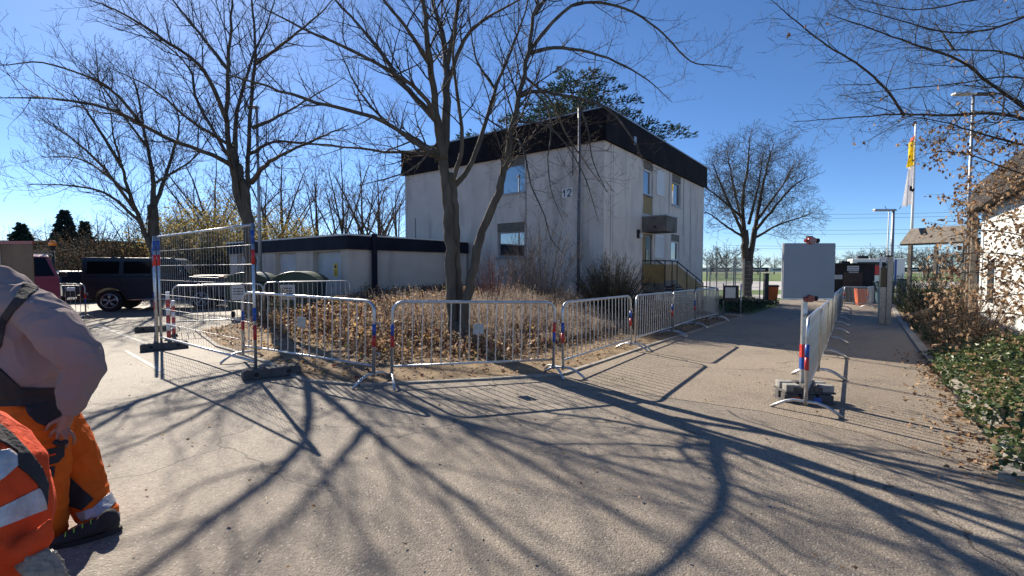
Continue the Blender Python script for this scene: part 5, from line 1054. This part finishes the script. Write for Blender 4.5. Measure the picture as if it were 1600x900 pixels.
# ------------------------------------------------------------------ hut, container and trailer at the path end
hut = empty('hut', G(21.6, 29.6), R(-18)); tag(hut, 'dark boarded hut with a brown door and pale signs at the path end', 'hut')
for i in range(15): MB().box((-1.1 + i * .15, -.02, 0), (-.955 + i * .15, .02, 2.4)).build('board', M['hut'], hut)
MB().box((-1.1, .021, 0), (1.14, 1.8, 2.38)).build('wall', M['hut'], hut); MB().box((-1.25, -.2, 2.41), (1.25, 1.95, 2.47)).build('roof', M['trim'], hut); MB().box((-.55, -.06, .05), (.5, -.022, 1.9)).build('door', M['hut_door'], hut); MB().box((-.5, -.09, .9), (-.42, -.062, 1.0)).build('handle', M['chrome'], hut)
for (a, b, c, d) in ((-.35, 1.98, .28, 2.3), (-1.02, 1.45, -.6, 1.72), (-.25, 1.85, .25, 1.93)):
    s_ = MB().box((a, -.085, b), (c, -.065, d)).build('sign', M['offwhite'], hut)
    for q in range(2): MB().box((a + .05, -.0875, b + (d - b) * (.25 + q * .35)), (c - .05, -.0855, b + (d - b) * (.33 + q * .35))).build('print', M['dark_print'], s_)
MB().box((-.5, .5, 2.47), (.0, 1.0, 2.6)).build('roof_vent', M['trim'], hut, bevel=.02)
bc = empty('storage_box', G(22.3, 28.0), R(-18)); tag(bc, 'blue grey storage box standing before the dark hut', 'box'); MB().box((-.42, -.35, 0), (.42, .35, 1.3)).build('body', M['blue_plastic'], bc, bevel=.02); MB().box((-.46, -.38, 1.302), (.46, .38, 1.38)).build('lid', M['blue_plastic'], bc, bevel=.02)
for i in range(4): MB().box((-.4 + i * .21, -.362, .1), (-.24 + i * .21, -.351, 1.2)).build('rib', M['blue_plastic'], bc)
b2 = empty('storage_box', G(24.2, 29.0), R(-18)); tag(b2, 'narrow blue box right of the larger storage box', 'box'); MB().box((-.2, -.2, 0), (.2, .2, 1.45)).build('body', M['blue_plastic'], b2, bevel=.02); MB().box((-.22, -.22, 1.452), (.22, .22, 1.5)).build('lid', M['trim'], b2)
tr = empty('sales_trailer', G(33.2, 42.5), R(-25)); tag(tr, 'white sales trailer with dark open hatch and a red figure inside', 'trailer')
MB().box((-1.9, 0, .5), (2.0, 2.0, 3.0)).build('body', M['white'], tr, bevel=.08); MB().box((-1.5, -.03, 1.5), (1.2, -.005, 2.7)).build('hatch', M['black_gloss'], tr); MB().box((1.25, -.03, .6), (1.4, -.006, 2.9)).build('stripe', M['blue'], tr); MB().box((-.35, -.06, 1.55), (.15, -.035, 2.4)).build('banner', M['red'], tr, bevel=.08)
for x in (-1, 1): MB().tube([(x, .1, .35), (x, .3, .35)], .35, 14).build('wheel', M['tyre'], tr)
MB().box((-1.4, .3, 3.0), (-.6, .9, 3.3)).build('roof_box', M['trim'], tr)
rb = empty('life_ring_box', G(29.6, 43.5), 0); tag(rb, 'dark red box with a round white mark left of the hut', 'box'); MB().box((-.38, -.2, .6), (.38, .2, 1.75)).build('case', M['red_lens'], rb, bevel=.03); MB().tube([(.0, -.22, 1.35), (.0, -.205, 1.35)], .17, 14).build('round_mark', M['offwhite'], rb); MB().box((-.06, -.06, 0), (.06, .06, .6)).build('leg', M['trim'], rb)
# hoardings along the field, power lines
hw = 'advertising boards along the far side of the field'
mm = ['offwhite', 'work_grey', 'offwhite', 'trim', 'offwhite', 'work_grey']
for i in range(16):
    x = 30 + i * 4.2; o = empty('advertising_board', Vector((x, 95 + i * .3, -.6)), 0); tag(o, 'distant advertising board on the far edge of the sports field', 'board', hw)
    MB().box((-2.0, -.05, 1.3), (2.0, .05, 2.2)).build('panel', M[mm[i % 6]], o); MB().box((-1.2, -.056, 1.6), (1.2, -.051, 1.85)).build('lettering', M['trim' if mm[i % 6] == 'offwhite' else 'offwhite'], o)
    for s in (-1.6, 1.6): MB().box((s - .06, -.04, 0), (s + .06, .04, 1.3)).build('leg', M['galv_dull'], o)
for i, (py, px2) in enumerate(((327, 0), (333, 0), (352, 0), (358, 0), (377, 0), (381, 0))):
    a, b = at(1130, py + 6, 190), at(1760, py - 8, 150); P = []
    for k in range(25): t = k / 24; p = a.lerp(b, t); p.z -= 3.2 * 4 * t * (1 - t) * .5; P.append(p)
    tag(MB().tube(P, .045, 4).build('power_line', M['trim']), 'thin overhead power line sagging across the sky right of the house', 'cable', 'overhead power lines')
# far buildings at the left
fb = empty('flat_building', (at(60, 400, 62).x, 62, 0), R(6)); tag(fb, 'far low flat building with a pale yellow roof edge behind the conifers', 'building')
MB().box((-26, 0, 0), (10, 9, 4.9)).build('wall', M['fascia'], fb); MB().box((-26.3, -.4, 4.903), (10.3, 9.3, 5.15)).build('roof_edge', M['bud'], fb)
for i in range(12): w_ = MB().box((-24 + i * 2.8, -.06, 1.2), (-22.2 + i * 2.8, -.005, 3.2)).build('window', M['concrete'], fb); MB().box((-23.9 + i * 2.8, -.08, 1.3), (-22.3 + i * 2.8, -.062, 3.1)).build('pane', M['glass'], w_)
f2 = empty('flat_building', (at(520, 400, 48).x, 48, 0), R(-12)); tag(f2, 'low brown roofed building glimpsed above the garage roof', 'building')
MB().box((-6, 0, 0), (7, 6, 4.1)).build('wall', M['shutter_box'], f2); MB().box((-6.4, -.4, 4.103), (7.4, 6.4, 4.45)).build('roof_edge', M['wood_brown'], f2)
for i in range(5): MB().box((-5 + i * 2.4, -.05, 1.4), (-3.6 + i * 2.4, -.005, 3.0)).build('window', M['glass'], f2)

# ------------------------------------------------------------------ people
def organic(name, parts, m, parent, vox=.011, it=6, wr=.0, ws=.12, folds=()):
    """tapered limbs fused into one continuous surface"""
    mb = MB()
    for p in parts:
        if p[0] == 'b': mb.ball(p[1], p[2], 14)
        else:
            pts = [Vector(q) for q in p[1]]; rr_ = p[2]; r2 = p[3] if len(p) > 3 else None; sd = p[4] if len(p) > 4 else None
            n = max(6, len(pts) * 4); C = cr(pts, n); k = len(pts) - 1
            f = lambda A: [A[min(int(i / n * k), k - 1)] + (A[min(int(i / n * k), k - 1) + 1] - A[min(int(i / n * k), k - 1)]) * (i / n * k - min(int(i / n * k), k - 1)) for i in range(n + 1)]
            ra = f(rr_); rb_ = f(r2) if r2 else None
            mb.tube(C, ra, 16, side=sd, rad2=rb_)
            for e, c in ((0, C[0]), (n, C[-1])):
                mb.ball(c, min(ra[e], rb_[e] if rb_ else ra[e]) * .98, 12)
    o = mb.build(name, m, None, fix=True)
    md = o.modifiers.new('r', 'REMESH'); md.mode = 'VOXEL'; md.voxel_size = vox; md.use_smooth_shade = True
    s = o.modifiers.new('s', 'SMOOTH'); s.iterations = it; s.factor = .5
    if wr:
        tx = bpy.data.textures.new(name + '_folds', 'CLOUDS'); tx.noise_scale = ws; tx.noise_depth = 2
        d = o.modifiers.new('d', 'DISPLACE'); d.texture = tx; d.strength = wr; d.mid_level = .5; d.texture_coords = 'LOCAL'
    dg = bpy.context.evaluated_depsgraph_get(); me = bpy.data.meshes.new_from_object(o.evaluated_get(dg)); bpy.data.objects.remove(o)
    me.name = name; me.materials.clear(); me.materials.append(m)
    if folds:
        nr = [v.normal.copy() for v in me.vertices]
        for v, n_ in zip(me.vertices, nr):
            d_ = 0
            for dr, fr, am in folds:
                dr = Vector(dr).normalized(); al = v.co.dot(dr); q = (v.co - dr * al) * fr + dr * (al * fr * .22)
                q += Vector((mnoise.noise(v.co * 5), mnoise.noise(v.co * 5 + Vector((7, 1, 3))), 0)) * .5
                e = 1 - abs(mnoise.noise(q)) * 2.2; d_ += am * (max(0, e) ** 2 - .3)
            v.co += n_ * d_
        me.update()
    return link(name, me, parent)
def patch(src, pred, name, m, parent, off=.004):
    """a sewn-on piece of cloth: the faces of the garment under it, lifted off and given an edge"""
    bm = bmesh.new(); bm.from_mesh(src.data); bm.normal_update()
    kill = [f for f in bm.faces if not pred(f.calc_center_median(), f.normal)]; bmesh.ops.delete(bm, geom=kill, context='FACES')
    if not bm.faces: bm.free(); return None
    seen = set(); best = []
    for f in bm.faces:
        if f in seen: continue
        st = [f]; seen.add(f); isl = []
        while st:
            q = st.pop(); isl.append(q)
            for e in q.edges:
                for h in e.link_faces:
                    if h not in seen: seen.add(h); st.append(h)
        if len(isl) > len(best): best = isl
    keep = set(best); bmesh.ops.delete(bm, geom=[f for f in bm.faces if f not in keep], context='FACES')
    for _ in range(9): bmesh.ops.smooth_vert(bm, verts=[v for v in bm.verts if v.is_boundary], factor=.5, use_axis_x=True, use_axis_y=True, use_axis_z=True)
    bm.normal_update()
    for v in bm.verts: v.co += v.normal * off
    me = bpy.data.meshes.new(name); bm.to_mesh(me); bm.free(); me.materials.clear(); me.materials.append(m)
    o = link(name, me, parent); sdf = o.modifiers.new('edge', 'SOLIDIFY'); sdf.thickness = off * .9; sdf.offset = -1; return o
def sew(src, poly, name, m, parent, off=.005, cond=None):
    """a cloth piece with clean straight seams: the garment is cut along the seam lines, the piece lifted off and given an edge"""
    bm = bmesh.new(); bm.from_mesh(src.data); cp = Vector((0, 0, CAM_H))
    xs = [p[0] for p in poly]; ys = [p[1] for p in poly]; x0, x1, y0, y1 = min(xs) - 12, max(xs) + 12, min(ys) - 12, max(ys) + 12
    def out(c): q = scr(c); return not (x0 < q[0] < x1 and y0 < q[1] < y1)
    bmesh.ops.delete(bm, geom=[f for f in bm.faces if out(f.calc_center_median()) or f.normal.dot(cp - f.calc_center_median()) < 0], context='FACES')
    for a, b in zip(poly, poly[1:] + poly[:1]):
        bmesh.ops.bisect_plane(bm, geom=bm.verts[:] + bm.edges[:] + bm.faces[:], plane_co=cp, plane_no=ray(*a).cross(ray(*b)).normalized())
    bmesh.ops.delete(bm, geom=[f for f in bm.faces if not inside(scr(f.calc_center_median()), poly) or (cond and not cond(f.calc_center_median()))], context='FACES')
    if not bm.faces: bm.free(); return None
    seen = set(); best = []
    for f in bm.faces:
        if f in seen: continue
        st = [f]; seen.add(f); isl = []
        while st:
            q = st.pop(); isl.append(q)
            for e in q.edges:
                for h in e.link_faces:
                    if h not in seen: seen.add(h); st.append(h)
        if len(isl) > len(best): best = isl
    keep = set(best); bmesh.ops.delete(bm, geom=[f for f in bm.faces if f not in keep], context='FACES')
    bm.normal_update()
    for v in bm.verts: v.co += v.normal * off
    me = bpy.data.meshes.new(name); bm.to_mesh(me); bm.free(); me.materials.clear(); me.materials.append(m)
    o = link(name, me, parent); sdf = o.modifiers.new('edge', 'SOLIDIFY'); sdf.thickness = off * .95; sdf.offset = -1; return o
def scr(p):     # picture position of a point, used while tailoring patches in the rest pose
    dz = p.z - CAM_H; fw = p.y * math.cos(PITCH) - dz * math.sin(PITCH); u = p.y * math.sin(PITCH) + dz * math.cos(PITCH); return 800 + F * p.x / fw, 450 - F * u / fw
A = lambda x, y, Y: at(x, y, Y)
man = empty('person', (0, 0, 0)); tag(man, 'man in grey hoodie and orange work trousers striding left, hand at his hip', 'person', 'workers in orange at the left edge')
pel, wai, che, nek = A(62, 648, 2.76), A(50, 590, 2.76), A(28, 508, 2.74), A(4, 442, 2.72)
lat = Vector((.45, -.89, 0)); fwd = Vector((-.89, -.45, 0))
hd_ = A(-52, 396, 2.70)
shL, elL, wrL, haL = A(60, 508, 2.68), A(128, 568, 2.66), A(112, 640, 2.62), A(98, 668, 2.60)
shR, elR, wrR = A(-24, 500, 2.96), A(-60, 580, 3.0), A(-95, 620, 2.85)
hipL, knL, anL = A(58, 668, 2.66), A(66, 775, 2.56), A(58, 868, 2.6)
hipR, knR, anR = A(82, 664, 2.84), A(124, 752, 2.80), A(159, 812, 2.72)
heel, toe = A(180, 829, 2.70), A(102, 856, 2.56)
body = organic('body', [('t', [pel, wai, che, nek, nek.lerp(hd_, .4)], [.15, .14, .15, .07, .058], [.15, .13, .13, .06, .056], lat), ('b', hd_ + Vector((0, 0, .03)), (.085, .085, .115)), ('t', [hd_ + fwd * .06, hd_ + fwd * .07 + Vector((0, 0, -.07))], [.05, .04]), ('b', hd_ + fwd * .1 + Vector((0, 0, .01)), (.018, .018, .026)), ('b', hd_ + lat * .085, (.014, .02, .034)), ('b', hd_ - lat * .085, (.014, .02, .034)),
    ('t', [shL, elL, wrL], [.055, .042, .03]), ('t', [shR, elR, wrR], [.055, .042, .03]), ('t', [hipL, knL, anL], [.085, .055, .045]), ('t', [hipR, knR, anR], [.085, .055, .045]),
    # left hand: palm, four bent fingers closing on the pocket edge, thumb from the side
    ('t', [wrL, haL], [.028, .036], [.022, .024], (1, 0, 0)),
    ('t', [haL + Vector((-.030, -.005, -.005)), A(82, 676, 2.585), A(77, 686, 2.60), A(79, 694, 2.62)], [.011, .0105, .0095, .008]), ('t', [haL + Vector((-.012, -.012, -.012)), A(91, 683, 2.575), A(90, 693, 2.59), A(93, 698, 2.61)], [.0115, .011, .010, .008]),
    ('t', [haL + Vector((.010, -.012, -.012)), A(103, 684, 2.575), A(104, 693, 2.59), A(104, 698, 2.615)], [.0115, .011, .0095, .008]), ('t', [haL + Vector((.030, -.005, -.008)), A(114, 680, 2.59), A(116, 688, 2.60), A(114, 694, 2.62)], [.010, .0095, .009, .0075]),
    ('t', [wrL.lerp(haL, .45) + Vector((-.022, -.01, 0)), A(80, 662, 2.57), A(72, 672, 2.575)], [.013, .012, .009])], M['skin'], man, .0055, 3)
FH = (((.45, 0, -.85), 8, .009), ((1, .15, .2), 7, .008)); FT = (((.35, 0, -.9), 8, .009), ((1, 0, .3), 9, .007))
hood = organic('hoodie', [('t', [A(56, 604, 2.76), wai, A(40, 550, 2.76), che, A(14, 462, 2.73), nek.lerp(hd_, .10)], [.175, .195, .2, .2, .15, .085], [.172, .178, .175, .165, .13, .085], lat), ('t', [shR, elR, wrR], [.11, .09, .055]), ('t', [A(14, 470, 2.72), A(44, 480, 2.68), A(74, 498, 2.645), A(92, 520, 2.65)], [.12, .118, .118, .10]), ('t', [A(4, 455, 2.84), A(24, 444, 2.76), A(12, 458, 2.64), A(-8, 470, 2.62)], [.035, .042, .04, .03])], M['hoodie'], man, .008, 6, .004, .2, FH)
slv = organic('sleeve', [('t', [A(58, 496, 2.67), A(80, 506, 2.63), A(106, 536, 2.62), A(131, 568, 2.65), elL.lerp(wrL, .5), wrL + (elL - wrL) * .2], [.095, .116, .114, .1, .086, .07])], M['hoodie'], man, .0075, 5, .004, .2, (((.5, 0, .6), 9, .009), ((.9, 0, -.5), 7, .008)))
cuff = organic('cuff', [('t', [wrL + (elL - wrL) * .22, wrL + (elL - wrL) * .02], [.062, .05])], M['hoodie'], man, .006, 2)
tro = organic('trousers', [('t', [A(60, 612, 2.77), pel, A(66, 678, 2.77)], [.165, .185, .165], [.16, .17, .15], lat), ('t', [hipL, hipL.lerp(knL, .5), knL, A(70, 830, 2.58), anL], [.155, .132, .108, .095, .09])], M['orange'], man, .008, 7, .004, .2, FT)
leg = organic('trouser_leg', [('t', [hipR + Vector((-.02, .02, .05)), hipR, hipR.lerp(knR, .5) + Vector((.03, 0, .01)), knR + Vector((.02, 0, 0)), knR.lerp(anR, .5), anR + Vector((0, 0, .015))], [.12, .14, .125, .108, .1, .09])], M['orange'], man, .008, 6, .004, .2, FT)
BIB = [(-30, 556), (0, 574), (34, 606), (112, 606), (112, 632), (100, 652), (78, 668), (58, 661), (45, 649), (40, 635), (-30, 635)]
sew(hood, [p for p in BIB if p[1] < 640], 'bib', M['work_grey'], man, .012); sew(tro, BIB, 'waist_panel', M['work_grey'], man, .009)
sew(tro, [(45, 709), (100, 696), (99, 713), (90, 723), (56, 732), (51, 723)], 'pocket', M['work_grey'], man, .006); sew(tro, [(59, 733), (86, 728), (84, 745), (67, 760), (64, 745)], 'pocket', M['work_grey'], man, .006)
sew(tro, [(54, 718), (86, 708), (86, 711), (54, 721)], 'piping', M['orange_red'], man, .009)
sew(leg, [(104, 740), (146, 780), (128, 797), (86, 782)], 'knee_patch', M['work_grey'], man, .006)
sew(leg, [(118, 802), (145, 794), (173, 768), (186, 778), (162, 805), (128, 814)], 'reflective_band', M['reflective'], man, .005); sew(leg, [(122, 818), (162, 820), (184, 800), (196, 808), (163, 840), (122, 834)], 'reflective_band', M['reflective'], man, .005)
sew(hood, [(36, 442), (62, 448), (42, 468), (22, 488), (9, 508), (3, 540), (-15, 572), (-27, 562), (-12, 520), (4, 492), (24, 466)], 'shoulder_strap', M['work_grey'], man, .007)
dirF = (toe - heel); dirF.z = 0; dirF.normalize()
def shoe(heel, toe, nm='shoe'):
    d = toe - heel; d.z = 0; d.normalize(); z = gz(heel.x); h0 = Vector((heel.x, heel.y, z)); L = .30; s = organic(nm, [('t', [h0 + d * .04 + Vector((0, 0, .07)), h0 + d * .12 + Vector((0, 0, .06)), h0 + d * .2 + Vector((0, 0, .045)), h0 + d * .27 + Vector((0, 0, .035))], [.04, .046, .046, .036], [.048, .044, .034, .024], (-d.y, d.x, 0)), ('t', [h0 + d * .05 + Vector((0, 0, .05)), h0 + d * .055 + Vector((0, 0, .10))], [.046, .046])], M['work_grey'], man, .008, 3)
    mb = MB(); sd = Vector((-d.y, d.x, 0)); k = []
    for i in range(20):
        a = 6.283 * i / 20; u = .15 + .155 * math.cos(a); w = .05 * math.sin(a) * (1 + .12 * math.cos(a)); k.append((u, w))
    mb.prism(k, .004, .028, lambda u, v, w: h0 + d * u + sd * v + Vector((0, 0, w))); so = mb.build('sole', M['black'], s, fix=True)
    mb = MB()
    for i in range(4): c = h0 + d * (.13 + .035 * i) + Vector((0, 0, .098 - i * .012)); mb.tube([c - sd * .03, c + Vector((0, 0, .012)), c + sd * .03], .003, 4)
    mb.build('laces', M['green_trim'], s)
    mb = MB(); mb.tube([h0 + d * u + sd * v * 1.02 + Vector((0, 0, .03)) for u, v in k[12:20]], .003, 4); mb.build('sole_edge', M['green_trim'], s); return s
shoe(A(190, 828, 2.66), A(95, 862, 2.5))
aL = Vector((anL.x + .06, anL.y + .02, 0)); shoe(aL, aL + Vector((-.28, -.12, 0)))
cap = organic('cap', [('b', hd_ + Vector((0, 0, .075)), (.1, .1, .075)), ('t', [hd_ - fwd * .06 + Vector((0, 0, .0)), A(-24, 432, 2.74)], [.075, .055])], M['orange_red'], man, .01, 3); MB().box((-.05, -.06, -.004), (.06, .06, .004), M=Matrix.Translation(hd_ + fwd * .12 + Vector((0, 0, .07)))).build('cap_peak', M['orange_red'], cap)
mb = MB(); mb.tube([A(86, 690, 2.565), A(94, 694, 2.56), A(104, 690, 2.565)], [.014, .017, .014], 8); tag(mb.build('work_glove', M['work_grey']), 'dark folded work glove held in the hand of the man in the hoodie', 'glove')

w2 = empty('person', (0, 0, 0)); tag(w2, 'crouching worker in orange red high visibility jacket seen from behind, lower left corner', 'person', 'workers in orange at the left edge')
B0, B1, B2, B3 = A(-92, 700, 1.62), A(-70, 760, 1.58), A(-62, 830, 1.56), A(-70, 905, 1.56)
hd2 = A(-150, 640, 1.75); k2L, k2R = A(-190, 1010, 1.75), A(-160, 1040, 1.35); f2L, f2R = Vector((-1.95, 1.75, .12)), Vector((-1.85, 1.45, .12))
lat2 = Vector((.95, -.3, 0))
organic('body', [('t', [B3, B2, B1, B0, B0.lerp(hd2, .6)], [.14, .14, .15, .08, .055]), ('b', hd2, (.09, .1, .115)), ('b', hd2 + Vector((-.1, .02, 0)), (.025, .018, .03)), ('t', [B0, A(-170, 800, 1.9), A(-230, 860, 2.0)], [.06, .045, .03]), ('t', [B3, k2L, f2L], [.09, .07, .05]), ('t', [B3, k2R, f2R], [.09, .07, .05]),
    ('t', [A(-230, 860, 2.0), A(-240, 880, 2.03)], [.034, .036], [.024, .024], (1, 0, 0)), *[('t', [A(-240 + i * 6, 880, 2.03), A(-246 + i * 8, 892, 2.05), A(-244 + i * 8, 902, 2.03)], [.0105, .0095, .008]) for i in (-1, 0, 1, 2)], ('t', [A(-228, 868, 1.98), A(-226, 884, 1.97)], [.012, .009])], M['skin'], w2, .008, 3)
jk = organic('jacket', [('t', [B3 + Vector((0, 0, .05)), B2, B1, B0, B0.lerp(hd2, .25)], [.25, .268, .265, .205, .09], [.21, .22, .22, .17, .09], lat2), ('t', [B0 + Vector((-.02, .06, 0)), A(-170, 800, 1.9), A(-228, 856, 2.0)], [.11, .09, .06]), ('t', [A(46, 850, 1.50), A(66, 834, 1.50), A(78, 814, 1.51)], [.034, .024, .010]), ('t', [A(-20, 868, 1.5), A(30, 862, 1.5), A(62, 840, 1.5)], [.045, .045, .035])], M['orange_red'], w2, .007, 9, .004, .2, (((.8, 0, -.5), 7, .009), ((.3, 0, 1), 8, .007)))
sew(jk, [(-40, 716), (0, 704), (14, 702), (26, 711), (27, 728), (12, 741), (0, 751), (-40, 768)], 'reflective_band', M['reflective'], w2, .004)
sew(jk, [(-40, 812), (0, 793), (60, 763), (70, 773), (72, 796), (0, 824), (-40, 840)], 'reflective_band', M['reflective'], w2, .004)
sew(jk, [(-40, 640), (0, 664), (22, 682), (44, 706), (64, 732), (74, 757), (72, 790), (66, 772), (58, 757), (44, 742), (27, 729), (26, 706), (18, 700), (0, 690), (-40, 682)], 'side_panel', M['work_grey'], w2, .0055)
organic('trousers', [('t', [B2, B3, A(-60, 960, 1.55)], [.2, .2, .19], [.18, .18, .18], lat2), ('t', [B3, k2L, f2L + Vector((0, 0, .05))], [.14, .11, .08]), ('t', [B3, k2R, f2R + Vector((0, 0, .05))], [.14, .11, .08])], M['orange'], w2, .012, 4, .02, .09)
for f in (f2L, f2R): organic('shoe', [('t', [f + Vector((.08, 0, -.04)), f + Vector((-.02, 0, -.05)), f + Vector((-.16, 0, -.075))], [.05, .05, .035])], M['work_grey'], w2, .01, 3)
bagp = organic('plastic_bag', [('t', [A(48, 858, 1.5), A(66, 876, 1.49), A(76, 905, 1.48), A(78, 940, 1.48)], [.018, .035, .045, .05]), ('t', [A(30, 880, 1.49), A(55, 892, 1.47), A(62, 930, 1.47)], [.012, .03, .04])], M['bag'], None, .005, 2, .012, .02, (((.3, 0, 1), 30, .008), ((1, 0, .4), 40, .005))); tag(bagp, 'crumpled clear plastic bag hanging at the crouching worker', 'bag')
